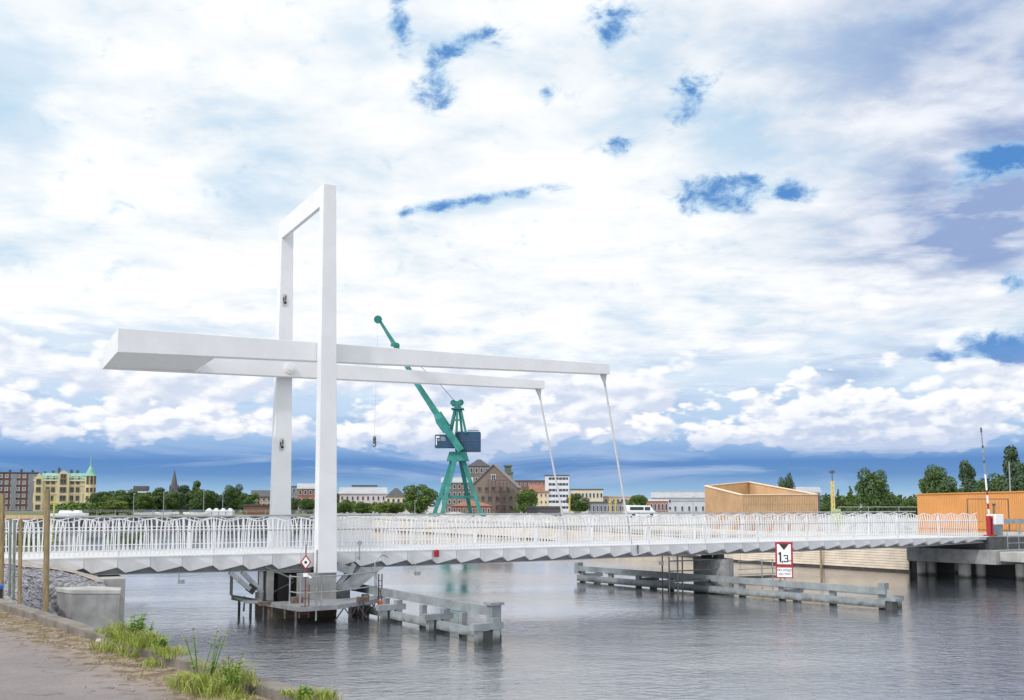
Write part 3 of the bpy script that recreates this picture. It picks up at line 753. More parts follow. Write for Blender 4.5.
# height sign standing on it
tt = .735; sp = Q0+D2*L2*tt
sg = thing('height_sign', (sp+UP*.87)[:], 'red bordered white sign reading 1,3 m standing on the long guide fence', 'sign')
gv = Vector((-sp.x, -sp.y, 0)).normalized(); gr = Vector((-gv.y, gv.x, 0)); 
sc = sp+gv*.12
zt, zm, zl = at(784, 542, sp.y).z, at(784, 566, sp.y).z, at(784, 578, sp.y).z
def plate(z0, z1, wd, off, th, name, m, par):
    mb = MB(); mb.frame(sc+gv*off+UP*(z0+z1)/2, gr, gv, UP, wd, th, z1-z0); return mb.build(name, m, par)
mb = MB(); mb.tube(sc-gv*.06+UP*.5, sc-gv*.06+UP*(zt-.1), .035); mb.build('post', steel, sg)
p1 = plate(zm, zt, .76, 0, .03, 'upper_panel', red, sg); p2 = plate(zl, zm-.015, .74, 0, .03, 'lower_panel', red, sg)
plate(zm+.09, zt-.09, .60, .018, .008, 'white_field', signw, p1)
plate(zl+.05, zm-.065, .64, .018, .008, 'white_field', signw, p2)
mb = MB(); c = sc+gv*.0225; A = [c-gr*.21+UP*(zt-.09), c+UP*(zt-.36), c+gr*.21+UP*(zt-.09)]
mb.loft([Vector(a)+gv*.0 for a in A], [Vector(a)+gv*.006 for a in A]); mb.build('height_arrow', black, p1)
def text(body, size, pos, m, par, name='lettering', bold=.0):
    cu = bpy.data.curves.new(name, 'FONT'); cu.body = body; cu.size = size; cu.align_x = 'CENTER'; cu.align_y = 'CENTER'; cu.extrude = .003; cu.offset = bold
    o = bpy.data.objects.new(name, cu); COL.objects.link(o)
    mx = Matrix((gr, UP, gv)).transposed()
    dg = bpy.context.evaluated_depsgraph_get(); me = bpy.data.meshes.new_from_object(o.evaluated_get(dg))
    bpy.data.objects.remove(o); off = Vector((0, 0, 0)); p_ = par
    while p_ is not None: off += Vector(p_.location); p_ = p_.parent
    for v in me.vertices: v.co = mx @ v.co + pos - off
    me.materials.clear(); me.materials.append(m)
    ob = bpy.data.objects.new(name, me); COL.objects.link(ob); ob.parent = par
    return ob
zc = zm+.40
def strokes(segs, ox, oz, par, wd, nm='numeral'):
    mb = MB()
    for q_, (a, b, c, d) in enumerate(segs):
        mb.bar(sc+gv*(.027+.0007*q_)+gr*(ox+a)+UP*(oz+b), sc+gv*(.027+.0007*q_)+gr*(ox+c)+UP*(oz+d), .005, wd, up=(UP if abs(c-a) > abs(d-b) else gr))
    return mb.build(nm, black, par)
strokes([(0, -.23, 0, .23), (-.08, .13, 0, .2)], -.16, zc+.0, p1, .075)
strokes([(0, .0, -.035, -.10)], -.055, zc-.16, p1, .05, 'decimal_comma')
strokes([(-.08, .13, .08, .13), (.07, .15, .07, .01), (-.04, .0, .08, .0), (.07, .0, .07, -.16), (.08, -.15, -.08, -.15), (-.075, .15, -.075, .09), (-.075, -.17, -.075, -.10)], .08, zc-.05, p1, .045)
text('m', .19, sc+gv*.027+gr*.235+UP*(zc-.15), black, p1, 'unit_letter')
zc = (zl+zm)/2
text('FRI HÖJD', .15, sc+gv*.027+UP*(zc+.085), black, p2, 'lettering')
text('VID MW', .15, sc+gv*.027+UP*(zc-.09), black, p2, 'lettering')

# ------------------------------------------------------------------ right pier
pr = thing('bridge_pier', B(28, 2, 0), 'round ended concrete pier under the fixed span behind the long guide fence', 'pier')
mb = MB()
poly = []
c0, c1, sm_, r_ = .75, 1.9, 27.85, .62
for k_ in range(9): a = math.pi+math.pi*k_/8; poly.append(B(sm_+r_*math.cos(a), c0+r_*math.sin(a), 0)[:2])
for k_ in range(9): a = math.pi*k_/8; poly.append(B(sm_+r_*math.cos(a), c1+r_*math.sin(a), 0)[:2])
mb.prism(poly, -1.5, 1.62); mb.build('pier_shaft', concrete_d, pr)
for c in (.9, 1.8):
    mb = MB(); bbox(mb, 27.65, 28.05, c-.2, c+.2, 1.62, zb(28)-.06); mb.build('bearing', steel_dk, pr)
sf = thing('scaffold_walkway', B(24.6, 0, 0), 'dark tube scaffold walkway left of the round ended pier', 'scaffold')
mb = MB(); bbox(mb, 24.2, 27.1, .2, 1.0, .62, .68); mb.build('walkway', steel_dk, sf)
for s_, c in ((24.3, .2), (24.8, .2), (25.15, .3), (24.5, 1.0), (25.4, 1.0)):
    mb = MB(); mb.tube(B(s_, c, -.8), B(s_, c, 1.82), .035); mb.build('standard', steel_dk, sf)
mb = MB()
for z in (1.62, 1.15): mb.tube(B(24.3, .22, z), B(27.2, .22, z), .03)
mb.build('guard_rail', steel_dk, sf)
sf = thing('scaffold_walkway', B(29.5, 0, 0), 'tube railed walkway right of the round ended pier behind the height sign', 'scaffold')
mb = MB(); bbox(mb, 28.6, 31.4, .2, 1.1, .62, .68); mb.build('walkway', steel_dk, sf)
for s_, c in ((30.0, .2), (30.7, .2), (31.3, .3)):
    mb = MB(); mb.tube(B(s_, c, -.8), B(s_, c, 1.55), .03); mb.build('standard', steel, sf)
mb = MB()
for z in (1.5, 1.1, .85): mb.tube(B(28.5, .22, z), B(31.3, .22, z), .022)
mb.build('guard_rail', steel, sf)

# ------------------------------------------------------------------ left abutment
ab = thing('bridge_abutment', (-13, 33, 0), 'stained concrete abutment with stepped ledge under the left end of the bridge', 'abutment')
mb = MB(); mb.prism([(-15.0, 32.3), (-13.72, 31.05), (-12.2, 31.05), (-13.15, 33.45), (-15.2, 34.2)], -1, 1.5); mb.build('wing_wall', concrete_d, ab, bevel=.02)
mb = MB(); mb.prism([(-15.02, 32.28), (-13.73, 31.03), (-12.19, 31.03), (-12.5, 31.9), (-15.1, 33.1)], 1.503, 1.64); mb.build('coping', concrete, ab, bevel=.02)
mb = MB()
mb.prism([B(-4, -.9, 0)[:2], B(.18, -.9, 0)[:2], B(.18, 6.2, 0)[:2], B(-4, 6.2, 0)[:2]], -1, 1.74); mb.build('bridge_seat', concrete, ab, bevel=.015)
mb = MB(); mb.ball(at(103, 593, 31.8), .12, sq=(.7, .7, 1.4)); tag(mb.build('marker_buoy', mat('orange_plastic', (.62, .2, .03), .6, .1)), 'small orange plastic marker lying on the abutment ledge', 'marker')

# ------------------------------------------------------------------ right quay: timber wall and concrete deck
tw = thing('timber_quay_wall', (25, 63.2, 0), 'pale horizontal timber boarded quay wall running back under the bridge on the right', 'quay wall')
wp = [Vector((p[0], p[1], 0)) for p in bank[:6]]
wp[0] = Vector((25.3, 63.0, 0))
for (a, b) in zip(wp[:-1], wp[1:]):
    d = (b-a).normalized(); n_ = Vector((-d.y, d.x, 0)); n_ = n_ if n_.x < 0 else -n_
    mb = MB(); nb = 9 if a.y < 80 else 5; hb = 1.5/nb
    for k_ in range(nb):
        z0 = .14+k_*hb; off = n_*(.22-.02*k_)
        mb.bar(a+off+UP*(z0+hb/2), b+off+UP*(z0+hb/2), .09, hb-.02)
    mb.build('board_face', board, tw)
    mb = MB(); mb.bar(a+n_*.05+UP*.75, b+n_*.05+UP*.75, .12, 1.7); mb.build('backing', concrete_w, tw)
    mb = MB(); mb.bar(a-n_*1.1+UP*1.78, b-n_*1.1+UP*1.78, 2.2, .16); mb.bar(a-n_*2.4+UP*2.02, b-n_*2.4+UP*2.02, 1.2, .3); mb.build('boardwalk_step', board, tw)
mb = MB(); q = lerp(wp[0], wp[1], .46); mb.tube(Vector((q.x-.5, q.y-.3, -.6)), Vector((q.x-.5, q.y-.3, 1.7)), .08); tag(mb.build('mooring_pile', post_w), 'brown timber mooring pile standing against the pale boarded quay wall', 'pile')

qd = thing('concrete_jetty', B(47, 1, 0), 'grey concrete quay deck on piles carrying the right end of the bridge', 'jetty')
mb = MB(); mb.prism([B(52, 12, 0)[:2], B(48.6, 7.2, 0)[:2], B(45.6, 4.6, 0)[:2], B(46.6, -.7, 0)[:2], B(64, -.7, 0)[:2], B(64, 12, 0)[:2]], .85, 1.66); mb.build('deck_slab', concrete_d, qd, bevel=.02)
mb = MB(); mb.prism([B(46.9, -.71, 0)[:2], B(46.9, -6, 0)[:2], B(60, -6, 0)[:2], B(60, -.71, 0)[:2]], 1.05, 1.58); mb.build('deck_slab', concrete, qd, bevel=.02)
for s_, c in ((46.5, 4.3), (46.95, 4.0), (46.9, 1.6), (47.8, 1.2), (48.3, -1.0), (49.5, 4), (50, 1), (50, -2), (52, 3), (49.0, -4)):
    mb = MB(); mb.tube(B(s_, c, -1.2), B(s_, c, .9), .36 if (s_, c) == (46.9, 1.6) else .27, n=14); mb.build('pile', concrete, qd)
mb = MB(); bbox(mb, 49.6, 49.9, -8, 12, -1, 1.0); mb.build('shade_wall', fend_d, qd)  # dark wall added so the space under the slab reads as shade
mb = MB(); bbox(mb, 47.0, 60, .0, 5.2, 1.665, 2.40); mb.build('approach_slab', steel_dk, qd)
mb = MB(); bbox(mb, 47.0, 60, -.02, 5.22, 2.403, 2.45); mb.build('approach_surface', concrete, qd)
# barrier
br = thing('lift_barrier', B(47.35, .15, 2.45), 'raised red and white barrier arm on a red post beside the bridge end', 'barrier')
mb = MB()
for d in (-.14, .14): mb.frame(B(47.35+d*.75, .15, 3.05), Lv, Cv, UP, .10, .24, 1.12)
bbox(mb, 47.0, 47.7, -.05, .35, 2.453, 2.52); mb.tube(B(47.35, -.02, 3.5), B(47.35, .32, 3.5), .08)
mb.build('post', red, br, bevel=.01)
a, b = B(47.35, .15, 3.3), B(46.92, .15, 8.75)
stripes = [(0, .05, 1), (.05, .13, 0), (.13, .19, 1), (.19, .28, 0), (.28, .33, 1), (.33, .42, 0), (.42, .5, 0), (.5, .62, 3), (.62, .65, 2), (.65, .78, 3), (.78, .81, 2), (.81, .95, 3), (.95, 1.0, 2)]
mb = MB()
for u, v, c in stripes:
    mb.cur = c; wd = .12-.06*u; mb.bar(lerp(a, b, u), lerp(a, b, v), .05, wd+(.03 if c == 2 else 0), up=Lv)
arm = mb.build('arm', [signw, red, steel_dk, steel], br)
cb = thing('control_cabinet', B(48.4, .5, 2.45), 'grey control cabinet with white top behind the red barrier post', 'cabinet')
mb = MB(); bbox(mb, 48.1, 48.7, .3, .8, 2.453, 3.1); mb.build('body', mat('blue_grey_paint', (.18, .24, .28), .5, .1), cb)
mb = MB(); bbox(mb, 48.05, 48.75, .25, .85, 3.1, 3.7); mb.build('top_box', signw, cb, bevel=.02)
mb = MB(); mb.tube(B(48.8, .9, 2.44), B(48.8, .9, 4.25), .045); bbox(mb, 48.72, 48.9, .84, .96, 4.2, 4.33)
tag(mb.build('steel_post', steel_dk), 'slim dark steel post right of the control cabinet', 'post')
gq = thing('quay_railing', B(48, -.6, 1.66), 'low steel railing along the concrete quay deck at the right edge', 'railing')
mb = MB()
for s_ in range(0, 12): mb.tube(B(47.9+s_*1.0, -.55, 1.66), B(47.9+s_*1.0, -.55, 2.75), .02)
mb.build('posts', steel, gq)
mb = MB()
for z in (2.75, 2.4, 2.05): mb.tube(B(47.9, -.55, z), B(58.9, -.55, z), .018)
mb.build('rails', steel, gq)
gb_ = thing('crash_barrier', B(50, 1, 2.45), 'grey steel crash barrier beside the approach at the right edge', 'barrier')
mb = MB(); mb.bar(B(49.6, 1.4, 3.25), B(60, 1.4, 3.25), .06, .3); mb.build('rail', steel, gb_)
for k_ in range(5): mb = MB(); mb.bar(B(50+k_*2, 1.5, 2.44), B(50+k_*2, 1.5, 3.3), .08, .08); mb.build('post', steel, gb_)

# ================================================================== FAR BUILDINGS
def fmat(name, r, g, b, var=.1, sc=.25, rough=.8, streaks=0.0): return mat(name, lin(r, g, b), rough, var, sc, streaks=streaks)
WSH = {}
def window_mesh(wd, ht, gm, fm, depth=.12):
    key = (round(wd, 2), round(ht, 2), gm.name, fm.name)
    if key in WSH: return WSH[key]
    mb = MB(); f = min(.12, wd*.09)
    mb.cur = 0; mb.box(-wd/2, wd/2, -.05, .05, -ht/2, ht/2)
    mb.cur = 1
    mb.box(-wd/2-f, -wd/2+f*.3, -.09, .02, -ht/2-f, ht/2+f); mb.box(wd/2-f*.3, wd/2+f, -.09, .02, -ht/2-f, ht/2+f)
    mb.box(-wd/2+f*.3, wd/2-f*.3, -.088, .02, ht/2-f*.3, ht/2+f); mb.box(-wd/2+f*.3, wd/2-f*.3, -.12, .02, -ht/2-f, -ht/2+f*.3)
    if wd > .9: mb.box(-f*.35, f*.35, -.075, .02, -ht/2+f*.3, ht/2-f*.3)
    me = bpy.data.meshes.new('window'); me.from_pydata(mb.v, [], mb.f); me.materials.append(gm); me.materials.append(fm)
    me.polygons.foreach_set('material_index', mb.mi); WSH[key] = me
    return me
def put_window(parent, me, local, rz=0.0, name='window'):
    o = bpy.data.objects.new(name, me); COL.objects.link(o); o.parent = parent; o.location = local; o.rotation_euler = (0, 0, rz); return o
GR = 2.0
def building(name, label, cat, x0, x1, yt, Y, depth, wall, rows=0, cols=0, roof='flat', rh=0, roofm=None, rot=0.0, wfrac=(.5, .5), wm=None, fm=None, side=0, group=None, zbot=None, ridge='x'):
    """front wall spans pixels x0..x1 with its eaves at yt, at distance Y; parts are local to an empty at the base"""
    a = at(x0, yt, Y); b = at(x1, yt, Y); W = b.x-a.x; H = a.z-GR; rhm = rh*Y/F
    e = thing(name, ((a.x+b.x)/2, Y, GR-.3), label, cat, group); e.rotation_euler = (0, 0, R(rot)+.85*math.atan2(-(a.x+b.x)/2, Y))
    def loc(mb, nm, m, par=e):
        # build in local coordinates
        me = bpy.data.meshes.new(nm); me.from_pydata(mb.v, [], mb.f)
        for q in (m if isinstance(m, (list, tuple)) else [m]): me.materials.append(q)
        me.polygons.foreach_set('material_index', mb.mi); me.polygons.foreach_set('use_smooth', mb.smooth)
        o = bpy.data.objects.new(nm, me); COL.objects.link(o); o.parent = par; return o
    H += .3
    mb = MB(); mb.box(-W/2, W/2, 0, depth, 0, H)
    if roof == 'gable' and ridge == 'y':
        mb.add([(-W/2, 0, H), (W/2, 0, H), (0, 0, H+rhm), (-W/2, depth, H), (W/2, depth, H), (0, depth, H+rhm)], [(0, 1, 2), (5, 4, 3)])
    if roof == 'gable' and ridge == 'x':
        mb.add([(-W/2, 0, H), (-W/2, depth, H), (-W/2, depth/2, H+rhm), (W/2, 0, H), (W/2, depth, H), (W/2, depth/2, H+rhm)], [(2, 1, 0), (3, 4, 5)])
    wl = loc(mb, 'wall', wall)
    mb = MB(); o_ = .35
    if roof == 'flat':
        mb.box(-W/2-.15, W/2+.15, -.15, depth+.15, H+.003, H+.35)
    elif roof == 'gable' and ridge == 'y':
        for sx in (-1, 1):
            ed = Vector((sx*(W/2+o_), 0, H-o_*rhm/(W/2))); rg = Vector((0, 0, H+rhm))
            A = [ed+Vector((0, -.4, .05)), rg+Vector((0, -.4, .05)), rg+Vector((0, -.4, .3)), ed+Vector((0, -.4, .3))]
            mb.loft(A, [p+Vector((0, depth+.8, 0)) for p in A])
    elif roof == 'gable':
        for y_, sy in ((0, -1), (depth, 1)):
            ed = Vector((-W/2-o_, y_+sy*o_, H-o_*rhm/(depth/2))); rg = Vector((-W/2-o_, depth/2, H+rhm))
            A = [ed+UP*.05, rg+UP*.05, rg+UP*.3, ed+UP*.3]; mb.loft(A, [p+Vector((W+2*o_, 0, 0)) for p in A])
    else:      # hip / mansard
        ins = min(depth, W)*(.42 if roof == 'hip' else .16)
        A = [(-W/2-.3, -.3, H+.003), (W/2+.3, -.3, H+.003), (W/2+.3, depth+.3, H+.003), (-W/2-.3, depth+.3, H+.003)]
        Q = [(-W/2+ins, ins, H+rhm), (W/2-ins, ins, H+rhm), (W/2-ins, depth-ins, H+rhm), (-W/2+ins, depth-ins, H+rhm)]
        mb.loft([Vector(p) for p in A], [Vector(p) for p in Q])
    rf = loc(mb, 'roof', roofm or roof_dk)
    if rows:
        wm = wm or glass; fm = fm or frame_w
        ch = H/rows if roof != 'gable' or ridge == 'x' else H/rows; cw = W/cols
        me = window_mesh(cw*wfrac[0], ch*wfrac[1], wm, fm)
        for r_ in range(rows):
            for c_ in range(cols): put_window(wl, me, (-W/2+cw*(c_+.5), -.03, ch*(r_+.52)))
        if side:
            n_ = max(1, int(depth/cw)); dcw = depth/n_
            for r_ in range(rows):
                for c_ in range(n_): put_window(wl, me, (side*(W/2+.03), dcw*(c_+.5), ch*(r_+.52)), R(90*side))
    return e, W, H, depth, loc, wl, rf

cream = fmat('cream_plaster', 208, 194, 158, .08); brickd = fmat('dark_red_brick', 104, 74, 72, .15); brickg = fmat('grey_brown_brick', 118, 106, 98, .12)
greyp = fmat('grey_plaster', 128, 132, 142, .1); pinkp = fmat('pale_pink_plaster', 196, 182, 184, .06); whitep = fmat('white_plaster', 206, 207, 212, .04)
ochre = fmat('ochre_plaster', 206, 190, 156, .08); beige = fmat('beige_panels', 200, 188, 162, .06); redb = fmat('red_brick', 148, 98, 84, .15)
dkclad = fmat('dark_cladding', 78, 77, 82, .12); tanb = fmat('tan_brick', 178, 154, 134, .1); palegrey = fmat('pale_grey_cladding', 178, 182, 190, .06)
orange_m = fmat('orange_sheet', 208, 150, 90, .07, .6)

# red brown residential block, far left
e, W, H, dp, loc, wl, rf = building('apartment_building', 'dark red brick apartment block with flat roof left of the cream palace building', 'building', -22, 36, 473, 325, 14, brickd, 6, 11, 'flat', wfrac=(.5, .5), wm=glass_l)
for c_ in range(3):
    mb = MB(); xx = -W/2+W*(.30+.27*c_); mb.box(xx, xx+1.6, -.35, .0, .5, H-.2); loc(mb, 'grey_bay', greyp)
mb = MB()
for k_ in range(5): mb.box(-W/2+3+k_*3.4, -W/2+3.7+k_*3.4, 4, 5, H+.35, H+1.2+.3*(k_ % 2))
loc(mb, 'roof_vents', roof_dk)
# cream ornate building
e, W, H, dp, loc, wl, rf = building('cream_building', 'ornate cream building with copper green mansard roof, gables and corner turret', 'building', 37, 90, 480, 320, 15, cream, 0, 0, 'mansard', 7, roof_grn)
stone_t = fmat('pale_stone_trim', 216, 206, 180, .05)
dkw = fmat('ochre_window_frame', 150, 120, 80, .1)
rws = [1.6, 4.5, 7.2, 9.8]
for i_, z in enumerate(rws):
    me = window_mesh(1.0, 1.55, glass, dkw)
    for xx in (-7.2, -4.6, -3.0, 2.6, 4.3): put_window(wl, me, (xx, -.04, z))
    me2 = window_mesh(1.7, 1.6, glass, dkw)
    put_window(wl, me2, (0, -.74, z)); put_window(wl, window_mesh(.7, 1.5, glass, dkw), (6.9, -.04, z))
mb = MB()
for z in (3.0, 5.9, 8.6, 11.1): mb.box(-W/2-.12, W/2+.12, -.14, -.001, z-.12, z+.12)
for xx in (-W/2+.1, -5.9, -1.5, 1.5, 5.6): mb.box(xx-.22, xx+.22, -.16, -.002, 3.13, 5.77)
mb.box(-W/2-.3, W/2+.3, -.4, dp+.3, H-.35, H-.001)
loc(mb, 'cornice', stone_t)
mb = MB(); mb.box(-1.7, 1.7, -.7, -.001, 0, H+.8)
mb.add([(-1.9, -.72, H+.8), (1.9, -.72, H+.8), (1.5, -.72, H+1.9), (.8, -.72, H+2.7), (0, -.72, H+3.1), (-.8, -.72, H+2.7), (-1.5, -.72, H+1.9),
        (-1.9, 2, H+.8), (1.9, 2, H+.8), (1.5, 2, H+1.9), (.8, 2, H+2.7), (0, 2, H+3.1), (-.8, 2, H+2.7), (-1.5, 2, H+1.9)],
       [tuple(range(7)), tuple(range(13, 6, -1))]+[(i, 7+i, 7+(i+1) % 7, (i+1) % 7) for i in range(7)])
bay = loc(mb, 'gable_bay', cream)
put_window(bay, window_mesh(1.5, 1.3, glass, dkw), (0, -.76, H+1.2))
mb = MB(); mb.box(-W/2+.1, -W/2+2.6, -.35, 3, 0, H+.3)
mb.add([(-W/2+.1, -.36, H+.3), (-W/2+2.6, -.36, H+.3), (-W/2+1.35, -.36, H+2.2), (-W/2+.1, 3, H+.3), (-W/2+2.6, 3, H+.3), (-W/2+1.35, 3, H+2.2)], [(0, 1, 2), (5, 4, 3), (0, 2, 5, 3), (1, 4, 5, 2)])
bay = loc(mb, 'gable_bay', cream)
for z in rws: put_window(bay, window_mesh(1.2, 1.5, glass, dkw), (-W/2+1.35, -.4, z))
for xx in (-4.6, -2.8, 2.8, 4.6):
    mb = MB(); mb.box(xx-.5, xx+.5, .1, 2, H+.1, H+1.5); mb.cur = 1; mb.box(xx-.32, xx+.32, .06, .1, H+.35, H+1.2); loc(mb, 'dormer', [stone_t, glass])
mb = MB(); mb.tube((W/2-.6, .6, 0), (W/2-.6, .6, H+1.4), 1.75, n=14); tu = loc(mb, 'turret', cream)
for z in rws+[H-.1+.6]:
    for a in (-115, -75, -35): put_window(tu, window_mesh(.7, 1.4, glass, dkw), (W/2-.6+1.76*math.cos(R(a)), .6+1.76*math.sin(R(a)), z), R(a+90))
mb = MB(); mb.tube((W/2-.6, .6, H+1.4), (W/2-.6, .6, H+2.6), 2.05, 1.3, n=14); mb.tube((W/2-.6, .6, H+2.6), (W/2-.6, .6, H+4.6), 1.3, .3, n=14); mb.tube((W/2-.6, .6, H+4.6), (W/2-.6, .6, H+8.2), .3, .02, n=8)
loc(mb, 'spire', roof_grn)
mb = MB()
for xx, hh in ((-6.0, 2.9), (-3.6, 3.2), (-1.8, 4.2), (1.9, 3.6), (3.8, 3.4)): mb.box(xx-.4, xx+.4, 6, 7, H+1, H+hh)
loc(mb, 'chimneys', roof_dk)

bl = [
 ('hospital_building', 'low white building with dark rooftop box seen above the left tree line', 'building', 122, 146, 491, 620, 14, palegrey, 3, 7, 'flat', 0, None, 0, (.7, .4)),
 ('town_building', 'small tan plastered house between the left trees and the far portal column', 'house', 252, 271, 497, 300, 10, tanb, 3, 4, 'gable', 6, roof_dk),
 ('wooden_shed', 'low brown timber shed beside the far portal column', 'shed', 244, 269, 506, 210, 6, fmat('brown_timber', 120, 84, 58, .2), 0, 0, 'flat', 0, roof_dk),
 ('town_building', 'red house with grey roof seen between the two portal columns', 'house', 298, 318, 489, 340, 10, redb, 3, 4, 'gable', 5, roof_gry),
 ('town_building', 'dark roofed block behind the red house between the portal columns', 'building', 288, 300, 487, 380, 10, greyp, 3, 3, 'flat', 0, roof_dk),
 ('town_building', 'long pale pink building with grey gabled roofs right of the near portal column', 'building', 340, 386, 494, 320, 12, pinkp, 2, 9, 'gable', 6, roof_gry, 0, (.4, .45)),
 ('town_building', 'grey flat roofed block rising behind the pale pink building', 'building', 352, 377, 486, 380, 12, greyp, 3, 8, 'flat', 0, roof_dk, 0, (.6, .4)),
 ('town_building', 'ochre house with dark hipped roof left of the round green tree', 'house', 386, 406, 497, 290, 10, ochre, 2, 4, 'hip', 9, roof_dk),
 ('brick_building', 'red brick wing with tan windows behind the legs of the green crane', 'building', 442, 472, 483, 268, 12, brickg, 4, 6, 'gable', 5, roof_gry, 0, (.5, .5)),
 ('low_brick_house', 'low orange brick house with red tiled hip roof under the green crane', 'house', 452, 491, 506, 215, 10, redb, 1, 8, 'hip', 6, roof_red, 0, (.4, .5)),
 ('town_building', 'yellow house with red brown roof right of the gabled brick building', 'house', 530, 548, 492, 300, 10, ochre, 3, 4, 'gable', 7, roof_red, 0, (.35, .4)),
 ('town_building', 'dark roofed block on the hill behind the yellow house', 'building', 515, 548, 481, 400, 12, brickd, 4, 8, 'flat', 0, roof_dk, 0, (.4, .4)),
 ('office_building', 'beige four storey office building right of the white striped block', 'building', 570, 603, 490, 300, 12, beige, 2, 9, 'flat', 0, None, 0, (.55, .4)),
 ('office_building', 'long low tan building behind the yellow gantry posts', 'building', 600, 632, 497, 310, 12, tanb, 2, 8, 'flat', 0, roof_gry, 0, (.55, .4)),
 ('market_hall', 'grey hall with speckled wall and windows between yellow posts and far hanger rod', 'hall', 588, 622, 503, 240, 10, greyp, 1, 9, 'flat', 0, roof_dk, 0, (.5, .5)),
 ('white_building', 'long white and grey building with dark window rows left of the timber pavilion', 'building', 652, 708, 498, 330, 14, palegrey, 2, 14, 'gable', 5, roof_gry, 0, (.6, .45)),
 ('white_building', 'white upper block with grey roof behind the long white building', 'building', 660, 702, 492, 390, 12, whitep, 2, 12, 'flat', 0, roof_gry, 0, (.5, .4)),
 ('brick_building', 'low red and white shop building right of the white van', 'building', 646, 668, 501, 260, 10, redb, 1, 6, 'flat', 0, whitep, 0, (.6, .5)),
 ('grey_hall', 'pale grey hall just left of the timber pavilion', 'hall', 672, 706, 501, 200, 10, palegrey, 1, 5, 'flat', 0, roof_gry, 0, (.3, .3)),
 ('boat_shed', 'dark blue grey hall with rounded pale roof behind the right end of the timber pavilion', 'hall', 794, 819, 493, 170, 14, dkclad, 0, 0, 'gable', 5, roof_gry, 0),
]
for d in bl: building(*d)
mb = MB(); a = at(132, 491, 622); mb.box(a.x, a.x+8, 624, 630, a.z+.3, a.z+3.2)
tag(mb.build('rooftop_plant_room', roof_dk), 'dark plant room box on top of the low white building above the left trees', 'rooftop box')

# white striped office block
e, W, H, dp, loc, wl, rf = building('office_block', 'white six storey office block with dark window bands behind the far hanger rod', 'building', 545, 569, 476, 300, 12, whitep, 0, 0, 'flat')
for k_ in range(6):
    mb = MB(); z = 1.2+k_*1.75; mb.box(-W/2+1.0, W/2-.3, -.04, -.001, z, z+.72); bd = loc(mb, 'window_band', glass)
    mb = MB()
    for j_ in range(6): mb.box(-W/2+1.0+j_*1.05, -W/2+1.1+j_*1.05, -.08, -.03, z, z+.72)
    mb2 = loc(mb, 'mullions', frame_w, bd)
e, W, H, dp, loc, wl, rf = building('dark_canopy_hall', 'low black roofed hall in front of the white striped office block', 'hall', 527, 562, 508, 190, 8, dkclad, 0, 0, 'flat')
# gabled brick warehouse with scaffold
e, W, H, dp, loc, wl, rf = building('gabled_warehouse', 'brown brick warehouse with steep gable and scaffolded front beside the green crane', 'warehouse', 470, 517, 487, 250, 7, brickg, 0, 0, 'gable', 22, fmat('weathered_roof', 132, 128, 130, .1), -8, ridge='y')
for r_, n_ in ((1.6, 6), (4.0, 6), (6.3, 5)):
    for c_ in range(n_): put_window(wl, window_mesh(.8, 1.1, glass, dkw), ((c_-(n_-1)/2)*1.8, -.04, r_))
put_window(wl, window_mesh(1.0, 1.4, glass, frame_w), (0, -.04, 9.3))
sc_ = thing('scaffold', (at(498, 515, 246).x, 247.5, 2), 'rusty scaffold in front of the gabled brick warehouse', 'scaffold')
mb = MB(); x0, x1 = at(488, 500, 247).x, at(507, 500, 247).x
for i_ in range(6):
    x = x0+(x1-x0)*i_/5
    for y in (246.2, 247.6): mb.tube((x, y, 1.8), (x, y, 10.4), .07, n=5)
mb.build('standards', steel_dk, sc_)
for k_ in range(5): mb = MB(); mb.box(x0, x1, 246.2, 247.6, 3.4+k_*1.7, 3.5+k_*1.7); mb.bar((x0, 246.2, 4.3+k_*1.7), (x1, 246.2, 4.3+k_*1.7), .1, .1); mb.build('platform', rust, sc_)
e, W, H, dp, loc, wl, rf = building('warehouse_tower', 'higher brown brick block with hipped roof rising behind the warehouse gable', 'building', 469, 489, 466, 285, 10, brickg, 5, 4, 'hip', 7, roof_dk)
tw_ = thing('stone_tower', (at(508, 500, 265).x, 265, 2), 'narrow grey green stepped tower right of the warehouse gable', 'tower')
mb = MB(); c = at(508, 490, 265); mb.loft([Vector((c.x+a*2.6, 265+b*3, 2)) for a, b in ((-1, -1), (1, -1), (1, 1), (-1, 1))], [Vector((c.x+a*1.2, 265+b*1.2, at(508, 474, 265).z)) for a, b in ((-1, -1), (1, -1), (1, 1), (-1, 1))]); sh = mb.build('shaft', fmat('tower_stone', 112, 112, 100, .15), tw_)
mb = MB(); zt_ = at(508, 474, 265).z; mb.box(c.x-1.5, c.x+1.5, 263.6, 266.4, zt_, zt_+.6); mb.box(c.x-.9, c.x+.9, 264.2, 265.8, zt_+.6, zt_+2.0); mb.box(c.x-1.2, c.x+1.2, 263.9, 266.1, zt_+2.0, zt_+2.4); mb.build('lantern', roof_grn if False else fmat('green_lantern', 92, 104, 92, .1), tw_)
# church spire
ch = thing('church', (at(174, 500, 700).x, 700, 2), 'distant dark church tower with pointed spire above the left trees', 'church')
mb = MB(); c = at(174, 492, 700); mb.box(c.x-2.6, c.x+2.6, 697.5, 702.5, 2, c.z+2.5); mb.build('tower', dkclad, ch)
mb = MB(); mb.tube((c.x, 700, c.z+2.5), (c.x, 700, at(174, 469, 700).z), 2.9, .05, n=8)
for a, b in ((-1, -1), (1, -1), (1, 1), (-1, 1)): mb.tube((c.x+a*2.2, 700+b*2.2, c.z+2.5), (c.x+a*2.2, 700+b*2.2, c.z+6), .6, .03, n=6)
mb.build('spire', dkclad, ch)

